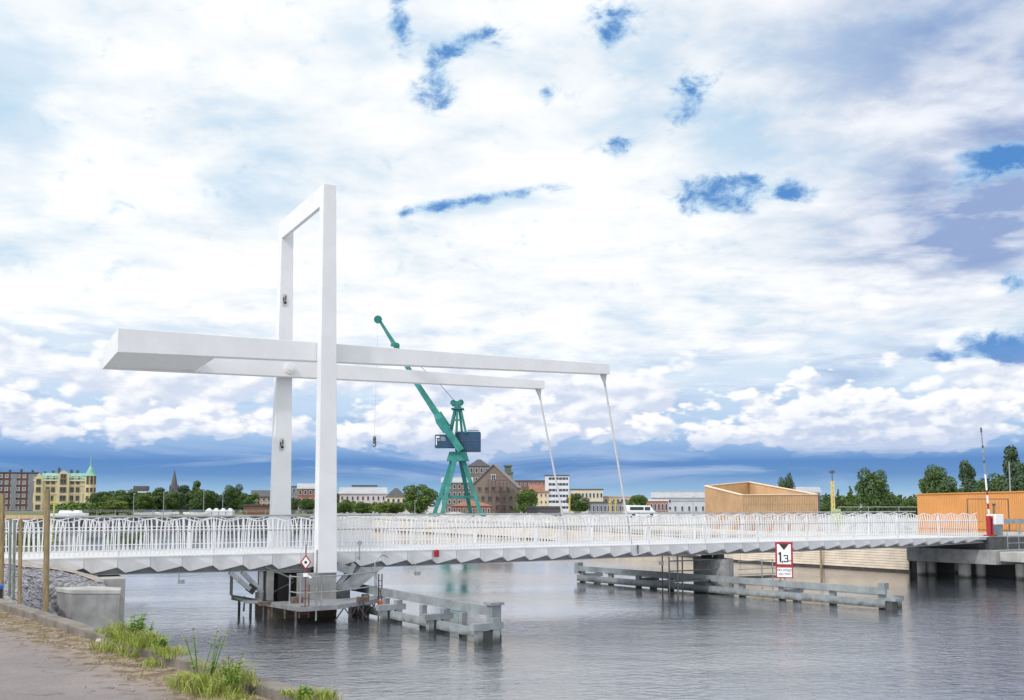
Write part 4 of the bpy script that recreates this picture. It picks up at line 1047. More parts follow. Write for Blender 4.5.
# timber pavilion
def P2(px_, Y, ypx): p = at(px_, ypx, Y); return Vector((p.x, p.y, 0)), p.z
Bp, zB = P2(741, 85, 495); Cp, zC = P2(817.5, 86.5, 494.5); Ap, zA = P2(705, 92.5, 486); Dp, zD = P2(749, 98, 482)
pv = thing('timber_pavilion', Bp[:], 'pale timber clad pavilion with sloping open topped walls on the quay', 'pavilion')
def slat_wall(p, q, zp, zq, nm, inset=.1):
    d = (q-p); L_ = d.length; d.normalize(); n_ = Vector((-d.y, d.x, 0)); mb = MB(); k_ = int(L_/.16)
    mb.loft([p+UP*1.95, q+UP*1.95, q+UP*1.95+n_*.16, p+UP*1.95+n_*.16], [p+UP*(zp-.03), q+UP*(zq-.03), q+UP*(zq-.03)+n_*.16, p+UP*(zp-.03)+n_*.16])
    o = mb.build(nm, board2, pv)
    mb = MB()
    for i in range(k_):
        t = (i+.5)/k_; c = p+d*L_*t; zt_ = zp+(zq-zp)*t
        mb.frame(c-n_*.03+UP*(1.95+zt_)/2, d, n_, UP, .07, .05, zt_-1.95-.02)
    mb.build('battens', board2, o)
    mb = MB(); mb.bar(p+n_*.07+UP*(zp+.02), q+n_*.07+UP*(zq+.02), .36, .07); mb.build('coping', fmat('pale_coping', 225, 205, 180, .05), o)
board2 = mat('fresh_timber_cladding', lin(194, 162, 126), .8, .10, .7, streaks=.15)
slat_wall(Bp, Cp, zB, zC, 'wall'); slat_wall(Ap, Bp, zA, zB, 'wall'); slat_wall(Cp, Dp, zC, zD, 'wall'); slat_wall(Dp, Ap, zD, zA, 'wall')
mb = MB(); mb.loft([Bp+UP*(zB-.9), Cp+UP*(zC-.9), Dp+UP*(zD-1.6), Ap+UP*(zA-1.3)], [Bp+UP*(zB-.8), Cp+UP*(zC-.8), Dp+UP*(zD-1.5), Ap+UP*(zA-1.2)]); mb.build('roof', board2, pv)

# orange corrugated hoarding
a, b = at(917, 494.5, 74), at(1100, 490, 62)
hd = thing('orange_hoarding', (a.x, a.y, 2.0), 'long orange corrugated sheet hoarding on the right bank', 'hoarding')
mb = MB(); p, q = Vector((a.x, a.y, 0)), Vector((b.x, b.y, 0)); d = (q-p); L_ = d.length; d.normalize(); n_ = Vector((-d.y, d.x, 0)); k_ = int(L_/.14)
vs = []
for i in range(k_*4+1):
    t = i/(k_*4); c = p+d*L_*t - n_*(.05 if (i//2) % 2 else 0); zt_ = a.z+(b.z-a.z)*t
    vs += [c+UP*1.9, c+UP*zt_]
mb.add(vs, [(2*i, 2*i+2, 2*i+3, 2*i+1) for i in range(k_*4)]); mb.build('sheet', orange_m, hd)
mb = MB(); mb.bar(p+n_*.12+UP*1.9, p+n_*.12+UP*(a.z+.0), .12, .12)
for t in (.2, .4, .6, .8, 1): c = p+(q-p)*t+n_*.12; mb.bar(c+UP*1.9, c+UP*(a.z+.05), .1, .1)
mb.build('posts', post_n, hd)
mb = MB(); mb.bar(p-n_*.06+UP*(a.z+.02), q-n_*.06+UP*(b.z+.02), .1, .08); mb.bar(p-n_*.08+UP*2.6, q-n_*.08+UP*2.6, .05, .12); mb.build('rail', fmat('orange_rail', 200, 138, 74, .08), hd)

gt = thing('site_gate', (at(967, 515, 66).x, 66, 2.0), 'thin dark framed mesh gate in front of the orange hoarding left of the slim post', 'gate')
mb = MB(); ga, gb2 = at(967, 499, 66), at(1008, 499, 66)
for x in (ga.x, (ga.x+gb2.x)/2, gb2.x): mb.tube((x, 66, 1.95), (x, 66, ga.z), .035, n=6)
for z in (ga.z, 2.3): mb.tube((ga.x, 66, z), (gb2.x, 66, z), .03, n=6)
mb.build('frame', steel_dk, gt)
mb = MB()
for i in range(int((gb2.x-ga.x)/.22)): mb.tube((ga.x+.11+i*.22, 66, 2.3), (ga.x+.11+i*.22, 66, ga.z), .006, n=4)
mb.build('mesh_panel', steel_dk, gt)
# ------------------------------------------------------------------ harbour crane
YC = 180.0
def cp(x, y, dy=0.0): return at(x, y, YC+dy)
cr = thing('harbour_crane', (cp(457, 513).x, YC, 2.0), 'teal harbour crane with dark blue machine house and long raised jib', 'crane')
# portal legs
top = cp(458, 456)
for fx, dy in ((434, -1.5), (443.5, -5.0), (470, 4.5), (482, -1.5)):
    f_ = cp(fx, 514.5, 0); f_ = Vector((f_.x, YC+dy, 2.0)); t_ = Vector((top.x+(f_.x-top.x)*.16, YC+dy*.2, top.z))
    mb = MB(); mb.bar(f_, t_, .68, .6, up=Vector((0, 1, 0)), w2=.85, h2=.7)
    mb.frame(f_+UP*.35, Vector((1, 0, 0)), Vector((0, 1, 0)), UP, 1.5, 1.3, .7); mb.build('leg', teal, cr)
mb = MB()
za = cp(0, 497).z
def lg(fx, dy, z): 
    f_ = cp(fx, 514.5); f_ = Vector((f_.x, YC+dy, 2.0)); t_ = Vector((top.x+(f_.x-top.x)*.16, YC+dy*.2, top.z)); return lerp(f_, t_, (z-2)/(top.z-2))
for A_, B_ in (((434, -1.5), (443.5, -5)), ((443.5, -5), (482, -1.5)), ((482, -1.5), (470, 4.5)), ((470, 4.5), (434, -1.5))):
    mb.bar(lg(*A_, za), lg(*B_, za), .4, .45)
mb.build('tie_frame', teal, cr)
mb = MB(); zt0, zt1 = cp(0, 461).z, cp(0, 452).z
mb.loft([Vector((top.x+a*2.0, YC+b*1.6, zt0)) for a, b in ((-1, -1), (1, -1), (1, 1), (-1, 1))], [Vector((top.x+a*1.5, YC+b*1.4, zt1)) for a, b in ((-1, -1), (1, -1), (1, 1), (-1, 1))]); mb.build('slewing_ring', teal, cr)
# machine house
def cbox(mb, x0, x1, y0, y1, d0, d1): a = cp(x0, y0); b = cp(x1, y1); mb.box(a.x, b.x, YC+d0, YC+d1, b.z, a.z)
mb = MB(); cbox(mb, 455.5, 480.5, 432, 451.5, -1.2, 2.6); mh = mb.build('machine_house', navy, cr, bevel=.08)
mb = MB()
cbox(mb, 468, 479, 430.6, 431.4, -1.0, -.95); cbox(mb, 457, 479.5, 440.6, 441.2, -1.26, -1.2)
for x in (462.5, 470): cbox(mb, x, x+.5, 432.5, 451, -1.25, -1.2)
mb.build('panel_seams', steel_dk, mh)
mb = MB(); cbox(mb, 436, 457, 435.5, 448.5, -2.6, -.2); cab = mb.build('driver_cab', navy, cr, bevel=.08)
mb = MB()
for x0_, x1_, y0_, y1_ in ((437, 440.5, 437, 439), (437, 438, 439.5, 446), (439.2, 440.5, 440.5, 441.5)): cbox(mb, x0_, x1_, y0_, y1_, -2.66, -2.6)
mb.build('cab_window_frame', frame_w, cab)
mb = MB(); cbox(mb, 441.5, 446.5, 437.5, 442, -2.65, -2.6); mb.build('cab_window', glass_l, cab)
# A frame
mb = MB()
for a, b in (((449.5, 433, -1.3), (456, 404, -.8)), ((456.5, 433, -1.4), (457.5, 404, -.9)), ((466, 433, -1.3), (459.5, 404, -.8)), ((462, 433, 1.3), (459, 404, .8)), ((451, 433, 1.3), (457, 404, .8))):
    mb.bar(cp(*a), cp(*b), .42, .42, up=Vector((0, 1, 0)))
mb.bar(cp(452, 420, -1.1), cp(463, 420, -1.1), .3, .3); mb.bar(cp(454.2, 411, -1), cp(461, 411, -1), .3, .3)
mb.build('a_frame', teal, cr)
mb = MB(); cbox(mb, 451.5, 464, 408.6, 409.6, -1.6, 1.6); mb.bar(cp(452, 404), cp(462, 403), 2.2, .7)
for x, y in ((453.2, 402.7), (457, 404), (460.8, 402.4)): mb.tube(cp(x, y, -.9), cp(x, y, .9), .55, n=14)
mb.build('sheaves', teal, cr)
# jib
jp = [(461, 450.5, 1.25), (447, 430, 1.25), (439.5, 419, 1.55), (437, 414, 1.15), (416.5, 383, .95), (398, 350, .85), (384, 327.5, .55), (378.6, 319, .5)]
mb = MB()
for (x, y, w_), (x2, y2, w2) in zip(jp[:-1], jp[1:]): mb.bar(cp(x, y, -2.9), cp(x2, y2, -2.9), w_, w_, up=Vector((0, 1, 0)), w2=w2, h2=w2)
jb = mb.build('jib', teal, cr)
mb = MB(); mb.tube(cp(378, 319.5, -3.4), cp(378, 319.5, -2.4), .75, n=14); mb.tube(cp(396.5, 345.8, -3.4), cp(396.5, 345.8, -2.4), .6, n=12); mb.bar(cp(391, 344.8, -2.9), cp(399, 346.3, -2.9), .6, .5); mb.build('tip_sheave', teal, jb)
mb = MB(); mb.bar(cp(447.5, 427, -2.2), cp(438.5, 413.5, -2.2), 1.2, 1.6, up=Vector((0, 1, 0))); mb.bar(cp(437, 421, -2.9), cp(445, 432, -2.9), .7, .8, up=Vector((0, 1, 0))); mb.build('jib_bracket', teal, jb)
mb = MB()
for o_ in (-.5, .5): mb.tube(cp(456, 402.5, o_-1), cp(437, 381, -2.9+o_), .05, n=5); mb.tube(cp(437, 381, -2.9+o_), cp(397, 346, -2.9+o_), .045, n=5)
mb.tube(cp(378, 320, -3.2), cp(374.5, 437, -3.2), .012, n=5); mb.tube(cp(397, 346, -3.0), cp(380, 320, -3.0), .04, n=5)
mb.build('wire_ropes', steel_dk, cr)
mb = MB(); mb.ball(cp(374.5, 439, -3.2), .42, sq=(.8, .6, 1.4)); mb.tube(cp(374.5, 440, -3.2), cp(374.5, 443.5, -3.2), .28, n=8); mb.path([cp(374.5, 443, -3.2), cp(376, 445, -3.2), cp(374.5, 447, -3.2), cp(373, 445.5, -3.2)], .12, n=6); mb.build('hook_block', steel_dk, cr)

# ------------------------------------------------------------------ trees
def leaf_mat(name, c1, c2):
    m = bpy.data.materials.new(name); m.use_nodes = True
    t = m.node_tree; n = NT(t); b = t.nodes['Principled BSDF']
    at_ = t.nodes.new('ShaderNodeAttribute'); at_.attribute_name = 'tone'
    co = t.nodes.new('ShaderNodeTexCoord').outputs['Object']
    f = n.noise(co, .6, 3, .6)
    c = n.mix(n.m('ADD', n.m('MULTIPLY', at_.outputs['Fac'], .6), n.m('MULTIPLY', f, .4)), c1, c2)
    t.links.new(c, b.inputs['Base Color']); b.inputs['Roughness'].default_value = .65; b.inputs['Specular IOR Level'].default_value = .25
    return m
leafs = [leaf_mat('dark_foliage', (.038, .068, .022, 1), (.10, .165, .045, 1)), leaf_mat('fresh_foliage', (.045, .085, .018, 1), (.13, .20, .04, 1)), leaf_mat('blue_green_foliage', (.034, .062, .034, 1), (.085, .135, .065, 1)), leaf_mat('yellow_green_foliage', (.08, .12, .02, 1), (.2, .26, .06, 1))]
def crown_mesh(seed, kind, m):
    """unit tree: height 1, crown radius about .4"""
    rn = random.Random(seed); vs, fs, tn = [], [], []
    lobes = []
    if kind == 'round':
        lobes.append((Vector((0, 0, .55)), .32)); lobes.append((Vector((0, 0, .38)), .26))
        for i in range(20):
            a = rn.uniform(0, 6.283); z = rn.uniform(.14, .86); rr = .29*math.sqrt(max(0.05, 1-((z-.55)/.42)**2))
            lobes.append((Vector((math.cos(a)*rr, math.sin(a)*rr, z)), rn.uniform(.10, .17)))
    elif kind == 'tall':
        for i in range(16):
            z = .16+.80*i/15; a = rn.uniform(0, 6.283); rr = rn.uniform(.04, .17)*(1.15-z*.6)
            lobes.append((Vector((math.cos(a)*rr, math.sin(a)*rr, z)), rn.uniform(.12, .19)*(1.25-z*.65)))
    elif kind == 'cone':
        for i in range(20):
            z = .10+.88*i/19; a = rn.uniform(0, 6.283); r0 = .24*(1.03-z); rr = r0*rn.uniform(.2, .8)
            lobes.append((Vector((math.cos(a)*rr, math.sin(a)*rr, z)), max(.025, r0*.75)))
    else:
        lobes.append((Vector((0, 0, .42)), .28))
        for i in range(24):
            a = rn.uniform(0, 6.283); rr = rn.uniform(.05, .33); z = rn.uniform(.10, .88-.5*rr)
            lobes.append((Vector((math.cos(a)*rr, math.sin(a)*rr, z)), rn.uniform(.09, .17)))
    N_ = 7500; tot = sum(r*r for _, r in lobes)
    for c, r in lobes:
        lt = rn.uniform(-.25, .25)
        for i in range(int(N_*r*r/tot)):
            d = Vector((rn.gauss(0, 1), rn.gauss(0, 1), rn.gauss(0, 1))).normalized()
            p = c + d*r*rn.uniform(.72, 1.06)*Vector((1, 1, .9)).length/1.67
            nrm = (d + Vector((rn.gauss(0, .45), rn.gauss(0, .45), rn.gauss(0, .45)))).normalized()
            u = nrm.orthogonal().normalized(); v = nrm.cross(u); sz = rn.uniform(.015, .032)
            an = rn.uniform(0, 3.14); u, v = u*math.cos(an)+v*math.sin(an), v*math.cos(an)-u*math.sin(an)
            o = len(vs); vs += [p-u*sz, p-v*sz*.6, p+u*sz, p+v*sz*.6]; fs.append((o, o+1, o+2, o+3)); tn.append(min(1, max(0, rn.uniform(.1, .9)+lt)))
    me = bpy.data.meshes.new('crown'); me.from_pydata(vs, [], fs); me.materials.append(m)
    at_ = me.attributes.new('tone', 'FLOAT', 'FACE'); at_.data.foreach_set('value', tn)
    return me
def trunk_mesh(seed):
    rn = random.Random(seed); mb = MB(); mb.tube((0, 0, -.05), (0, 0, .35), .030, .022, n=8); mb.tube((0, 0, .34), (.01, 0, .72), .022, .006, n=6)
    for i in range(6):
        a = i*1.05+rn.uniform(-.3, .3); z = rn.uniform(.25, .5); mb.tube((0, 0, z), (math.cos(a)*.2, math.sin(a)*.2, z+rn.uniform(.14, .28)), .012, .003, n=5)
    me = bpy.data.meshes.new('trunk'); me.from_pydata(mb.v, [], mb.f); me.materials.append(bark); return me
TR = trunk_mesh(1); CR = {}
def tree(x, yt, wpx, Y, kind, li, label, group=None, seed=0, z0=2.0, name='tree'):
    key = (kind, li, seed % 3)
    if key not in CR: CR[key] = crown_mesh(hash(kind) % 97*0+len(CR)*13+5, kind, leafs[li])
    p = at(x, yt, Y); h = p.z-z0; wd = wpx*Y/F/.84*(1.6 if kind in ('tall', 'cone') else 1.0)
    e = thing(name, (p.x, Y, z0), label, 'tree', group); e.scale = (wd, wd, h/.97); e.rotation_euler = (0, 0, (x*1.7+seed) % 6.28)
    for nm, me in (('crown', CR[key]), ('trunk', TR)):
        o = bpy.data.objects.new(nm, me); COL.objects.link(o); o.parent = e
    return e
G = 'trees massed along the far left bank'
for i, (x, yt, wp, Y, kd, li, lb) in enumerate([
  (99, 491, 22, 250, 'round', 0, 'dark rounded tree beside the turret of the cream building'),
  (112, 492, 26, 230, 'wide', 1, 'bright green bushy tree in front of the dark tree near the cream building'),
  (128, 490, 26, 260, 'round', 0, 'dark tree below the white building on the left skyline'),
  (118, 499, 30, 205, 'wide', 3, 'low yellow green bush cluster right of the cream building'),
  (144, 491, 26, 250, 'wide', 1, 'mid green tree between the white skyline building and the church'),
  (158, 490, 22, 270, 'tall', 0, 'narrow dark tree just left of the church tower'),
  (173, 492, 26, 240, 'round', 0, 'dark rounded tree directly below the church spire'),
  (187, 487, 22, 270, 'tall', 2, 'blue green tall tree just right of the church tower'),
  (196, 484, 16, 265, 'tall', 0, 'tallest narrow tree of the left tree line with ragged top'),
  (206, 489, 26, 245, 'round', 0, 'broad dark tree right of the tallest narrow tree'),
  (221, 488, 24, 255, 'wide', 2, 'ragged blue green tree in the right half of the left tree line'),
  (234, 485, 22, 262, 'round', 0, 'high rounded tree near the right end of the left tree line'),
  (246, 492, 20, 240, 'wide', 0, 'dark low tree at the right end of the left tree line beside the tan house'),
]): tree(x, yt, wp, Y, kd, li, lb, G, i)
G = 'trees in front of the town buildings'
for i, (x, yt, wp, Y, kd, li, lb) in enumerate([
  (293, 497, 16, 240, 'round', 0, 'dark tree just right of the far portal column'),
  (308, 496, 20, 235, 'wide', 0, 'dark green tree close to the left side of the near portal column'),
  (345, 499, 24, 240, 'wide', 1, 'bright green tree just right of the near portal column'),
  (362, 501, 22, 235, 'round', 1, 'small green tree in front of the pale pink building'),
  (380, 502, 22, 230, 'wide', 3, 'yellow green tree left of the large round tree'),
  (396, 502, 20, 232, 'round', 1, 'small green tree touching the left side of the large round tree'),
  (419, 483, 40, 205, 'round', 1, 'large round bright green tree left of the green crane'),
  (528, 485, 30, 230, 'wide', 1, 'pale green tree between the brick warehouse and the white office block'),
  (578, 494, 26, 230, 'round', 0, 'rounded green tree in front of the beige office building'),
  (638, 493, 26, 225, 'wide', 1, 'green tree right of the near hanger rod'),
  (786, 473, 17, 130, 'round', 2, 'grey green tree top rising behind the timber pavilion'),
  (826, 494, 16, 200, 'cone', 0, 'dark conifer left of the yellow mast'),
  (838, 490, 14, 190, 'cone', 0, 'pointed conifer just right of the yellow mast'),
  (850, 487, 20, 190, 'cone', 1, 'broad green conifer left of the big rounded tree'),
  (873, 470, 39, 150, 'round', 0, 'big rounded dark tree in the middle of the right bank'),
  (898, 496, 22, 170, 'wide', 0, 'low dark tree right of the big rounded tree'),
  (912, 495, 22, 172, 'wide', 1, 'low green tree at the left end of the orange hoarding'),
  (938, 467, 40, 130, 'round', 0, 'rounded tree above the left part of the orange hoarding'),
  (969, 466, 24, 135, 'tall', 2, 'blue green slim tree between the rounded tree and the barrier arm'),
  (998, 468, 46, 132, 'wide', 0, 'dark loose tree just right of the barrier arm'),
  (1014, 452, 34, 128, 'tall', 2, 'tallest ragged tree at the right edge'),
  (1036, 460, 40, 130, 'round', 0, 'dark tree partly cut by the right edge'),
]): tree(x, yt, wp, Y, kd, li, lb, None, i)
# low shrubs / far wood read as one mass
def wood(name, x0, x1, yt, Y, n, li, label):
    rn = random.Random(int(x0)+n); vs, fs, tn = [], [], []
    for i in range(n):
        x = rn.uniform(x0, x1); top_ = at(x, yt+2.2*math.sin(x*.21)+1.6*math.sin(x*.53+1), Y); yy = Y+rn.uniform(-5, 5)
        z = 2+ (top_.z-2)*rn.uniform(0, 1)**.6
        p = Vector((top_.x, yy, z)); nrm = Vector((rn.gauss(0, 1), rn.gauss(-.6, 1), rn.gauss(.3, 1))).normalized()
        u = nrm.orthogonal().normalized(); v = nrm.cross(u); sz = rn.uniform(.25, .55)*Y/250
        o = len(vs); vs += [p-u*sz, p-v*sz*.7, p+u*sz, p+v*sz*.7]; fs.append((o, o+1, o+2, o+3)); tn.append(rn.random())
    me = bpy.data.meshes.new(name); me.from_pydata(vs, [], fs); me.materials.append(leafs[li]); at_ = me.attributes.new('tone', 'FLOAT', 'FACE'); at_.data.foreach_set('value', tn)
    o = bpy.data.objects.new(name, me); COL.objects.link(o); stuff(o, label, 'woodland')
wood('far_wood', 92, 256, 495, 285, 5000, 0, 'far dark wood filling in behind the left tree line')
wood('far_shrubs', 335, 402, 505, 250, 1600, 1, 'green shrubs in front of the town right of the near portal column')
wood('far_hedge', 815, 930, 498, 210, 3500, 0, 'dark green hedge behind the right bank')
wood('far_bushes', 55, 100, 505, 200, 1200, 1, 'green bushes at the foot of the cream building')
wood('far_wood_right', 930, 1110, 488, 160, 4000, 0, 'dark wood behind the orange hoarding')
wood('far_skyline_wood', 248, 345, 494, 420, 2500, 0, 'dark wooded ridge behind the portal columns')
# bushes on the left bank behind the bridge
def bushes(x0, x1, y0, y1, z0, hmax, n, li, nm, label, sz0=.06):
    rn = random.Random(n); vs, fs, tn = [], [], []
    cl = [(rn.uniform(x0, x1), rn.uniform(y0, y1), rn.uniform(.5, 1)) for _ in range(26)]
    for i in range(n):
        cx, cy_, s_ = rn.choice(cl); d = Vector((rn.gauss(0, 1), rn.gauss(0, 1), abs(rn.gauss(0, 1)))).normalized()
        p = Vector((cx, cy_, z0))+Vector((d.x*1.1*s_, d.y*1.1*s_, d.z*hmax*s_))*rn.uniform(.6, 1)
        nrm = (d+Vector((rn.gauss(0, .5), rn.gauss(0, .5), rn.gauss(0, .5)))).normalized(); u = nrm.orthogonal().normalized(); v = nrm.cross(u); sz = sz0*rn.uniform(.6, 1.4)
        o = len(vs); vs += [p-u*sz, p-v*sz*.6, p+u*sz, p+v*sz*.6]; fs.append((o, o+1, o+2, o+3)); tn.append(rn.random())
    me = bpy.data.meshes.new(nm); me.from_pydata(vs, [], fs); me.materials.append(leafs[li]); at_ = me.attributes.new('tone', 'FLOAT', 'FACE'); at_.data.foreach_set('value', tn)
    o = bpy.data.objects.new(nm, me); COL.objects.link(o); stuff(o, label, 'bushes')
bushes(-40, -20, 44, 58, 1.9, 1.5, 16000, 0, 'bank_bushes', 'low bushes on the left bank behind the bridge railing')

# ------------------------------------------------------------------ far quay details
yel = mat('yellow_paint', (.50, .36, .10), .5, .12)
wallL = thing('far_quay_wall', (-34, 176, 0), 'dark timber faced quay wall along the far left shore', 'quay wall')
mb = MB(); mb.bar((-34, 175.6, 1.1), (-330, 185, 1.1), .5, 1.9); mb.build('wall_face', dkclad, wallL)
mb = MB()
for i in range(60): x = -36-i*2.4; mb.box(x-.15, x+.15, 175.2-(x+34)*.032-.2, 175.2-(x+34)*.032, -.5, 2.1)
mb.build('fender_piles', fend_d, wallL)
rl = thing('far_quay_railing', (-34, 178, 2), 'thin pale railing along the top of the far left shore', 'railing')
mb = MB()
for z in (2.9, 3.2): mb.bar((-34, 177, z), (-170, 181, z), .05, .06)
for i in range(40): mb.bar((-34-i*3.4, 177+i*.1, 1.9), (-34-i*3.4, 177+i*.1, 3.2), .06, .06)
mb.build('rails', steel, rl)
for i, (x, yt, Y, lb) in enumerate([(134, 494, 182, 'slim white lamp post in the left half of the far left shore'), (164, 492, 184, 'slim white lamp post standing just left of the church spire'), (204, 491, 190, 'slim lamp post in front of the tallest left trees'), (223, 493, 190, 'slim lamp post nearest the far portal column on the left shore'), (415, 501, 190, 'slim white mast before the large round green tree'), (693, 497, 180, 'thin lamp post before the pale grey hall'), (1009, 462, 95, 'thin tall lamp post behind the orange hoarding at the right edge')]):
    p = at(x, yt, Y); t_ = thing('street_lamp', (p.x, Y, 2), lb, 'street lamp')
    mb = MB(); mb.tube((p.x, Y, 2), (p.x, Y, p.z), .08, .05, n=6); mb.build('pole', steel, t_)
    if x == 1009: continue
    mb = MB(); mb.box(p.x-.1, p.x+.35, Y-.12, Y+.12, p.z, p.z+.1); mb.build('lamp_head', steel, t_)
for x, yt, wd, Y, lb in ((569.5, 494, .3, 215, 'yellow gantry post in front of the beige office building'), (610, 499, .35, 215, 'left one of the close pair of yellow posts before the tan building'), (615.5, 499, .35, 215, 'right one of the close pair of yellow posts before the tan building')):
    p = at(x, yt, Y); mb = MB(); mb.box(p.x-wd/2, p.x+wd/2, Y, Y+.5, 2, p.z); mb.box(p.x-wd/2-.15, p.x+wd/2+.15, Y-.1, Y+.6, p.z-.9, p.z-.6); tag(mb.build('gantry_post', yel), lb, 'post')
p = at(832, 470, 105); ms = thing('yellow_mast', (p.x, 105, 2), 'pale yellow lattice mast with thin aerial right of the timber pavilion', 'mast')
mb = MB()
zt_ = at(832, 481, 105).z; zz = 2.0
for a, b in ((-1, -1), (1, -1), (1, 1), (-1, 1)): mb.bar((p.x+a*.13, 105+b*.13, 2), (p.x+a*.10, 105+b*.10, zt_), .1, .1)
while zz < zt_-.5: mb.bar((p.x-.12, 104.88, zz), (p.x+.12, 104.88, zz+.5), .07, .07); mb.bar((p.x+.12, 105.12, zz), (p.x-.12, 105.12, zz+.5), .07, .07); zz += .5
mb.build('lattice', fmat('pale_yellow_paint', 204, 188, 128, .08), ms)
mb = MB(); mb.tube((p.x, 105, zt_), (p.x, 105, p.z), .05, n=6); mb.box(p.x-.25, p.x+.25, 104.9, 105.1, p.z-.35, p.z-.1); mb.build('aerial', steel_dk, ms)
for x, lb in ((838, 'left green striped machine at the foot of the yellow mast'),):
    p = at(x, 508, 104); mb = MB(); mb.box(p.x-.7, p.x+.7, 104, 105.2, 2, p.z-.7); mb.box(p.x-.4, p.x+.3, 104.1, 105.1, p.z-.7, p.z-.1); tag(mb.build('small_machine', fmat('lime_paint', 176, 184, 120, .1)), 'small lime green machine at the foot of the yellow mast', 'machine')
# gravel heap
mb = MB(); rn = random.Random(8); c = at(880, 513, 90); nr = 10; vs = []
for i in range(nr+1):
    for j in range(28):
        a = j*6.283/28; r = 2.9*i/nr*(1+.1*math.sin(a*3)); vs.append((c.x+math.cos(a)*r, 90+math.sin(a)*r, 2+1.55*(1-(i/nr))**1.0*(.95+.1*rn.random())+.0))
mb.add(vs, [(i*28+j, (i+1)*28+j, (i+1)*28+(j+1) % 28, i*28+(j+1) % 28) for i in range(nr) for j in range(28)])
tag(mb.build('gravel_heap', fmat('grey_gravel', 150, 146, 152, .2, 3)), 'grey gravel heap left of the orange hoarding', 'heap')
for i, (x, w_, h_, Y, lb) in enumerate([(455, 9, 1.1, 150, 'low heap of sand behind the railing under the crane'), (540, 10, 1.0, 140, 'low pale gravel heap behind the railing before the dark roofed hall'), (700, 8, .9, 120, 'low pale gravel heap just left of the timber pavilion')]):
    mb = MB(); c = at(x, 514, Y); vs = []
    for a_ in range(9):
        for j in range(24):
            an = j*6.283/24; vs.append((c.x+math.cos(an)*w_/2*a_/8, Y+math.sin(an)*3*a_/8, 1.99+h_*(math.cos(a_/8*3.14159)+1)/2*(.9+.2*rn.random())))
    mb.add(vs, [(q*24+j, (q+1)*24+j, (q+1)*24+(j+1) % 24, q*24+(j+1) % 24) for q in range(8) for j in range(24)])
    tag(mb.build('sand_heap', sand_m), lb, 'heap')
# construction fence right bank
for i, (x0, x1, Y, lb) in enumerate([(838, 920, 78, 'thin grey mesh fence before the gravel heap'), (560, 700, 120, 'long thin mesh fence behind the bridge railing before the white van')]):
    a, b = at(x0, 507, Y), at(x1, 507, Y); fe = thing('mesh_fence', (a.x, Y, 2), lb, 'fence'); mb = MB()
    zt_ = a.z if i == 0 else a.z-.6
    for z in (zt_, 2.1): mb.tube((a.x, Y, z), (b.x, Y, z), .03, n=5)
    n_ = int((b.x-a.x)/2.4)
    for k_ in range(n_+1): mb.tube((a.x+k_*2.4, Y, 1.95), (a.x+k_*2.4, Y, zt_), .03, n=5)
    mb.build('frame', steel, fe)
# vehicles and boats
def van(x, Y, rz, lb, s=1.0):
    p = at(x, 510, Y); e = thing('parked_van', (p.x, Y, 2.0), lb, 'van'); e.rotation_euler = (0, 0, R(rz))
    def L(mb, nm, m, par=e):
        me = bpy.data.meshes.new(nm); me.from_pydata(mb.v, [], mb.f); me.materials.append(m); o = bpy.data.objects.new(nm, me); COL.objects.link(o); o.parent = par; return o
    prof = [(-2.5, .35), (2.5, .35), (2.55, .9), (2.0, 1.15), (1.45, 1.95), (1.2, 2.05), (-2.4, 2.1), (-2.5, 1.9)]
    mb = MB(); n = len(prof); mb.add([(a, -.95, z) for a, z in prof]+[(a, .95, z) for a, z in prof], [tuple(range(n)), tuple(range(2*n-1, n-1, -1))]+[(i, n+i, n+(i+1) % n, (i+1) % n) for i in range(n)])
    bd = L(mb, 'body', signw)
    mb = MB(); mb.box(.4, 1.35, -.97, .97, 1.2, 1.8); mb.box(-2.2, .2, -.965, .965, 1.25, 1.8); mb.add([(1.98, -.85, 1.2), (1.98, .85, 1.2), (1.52, .8, 1.9), (1.52, -.8, 1.9)], [(0, 1, 2, 3)]); L(mb, 'windows', glass, e)
    for a in (-1.6, 1.6):
        for b in (-.85, .85): mb = MB(); mb.tube((a, b-.12, .34), (a, b+.12, .34), .34, n=14); L(mb, 'wheel', rubber)
van(641, 170, 8, 'white van parked on the bank left of the shop building')

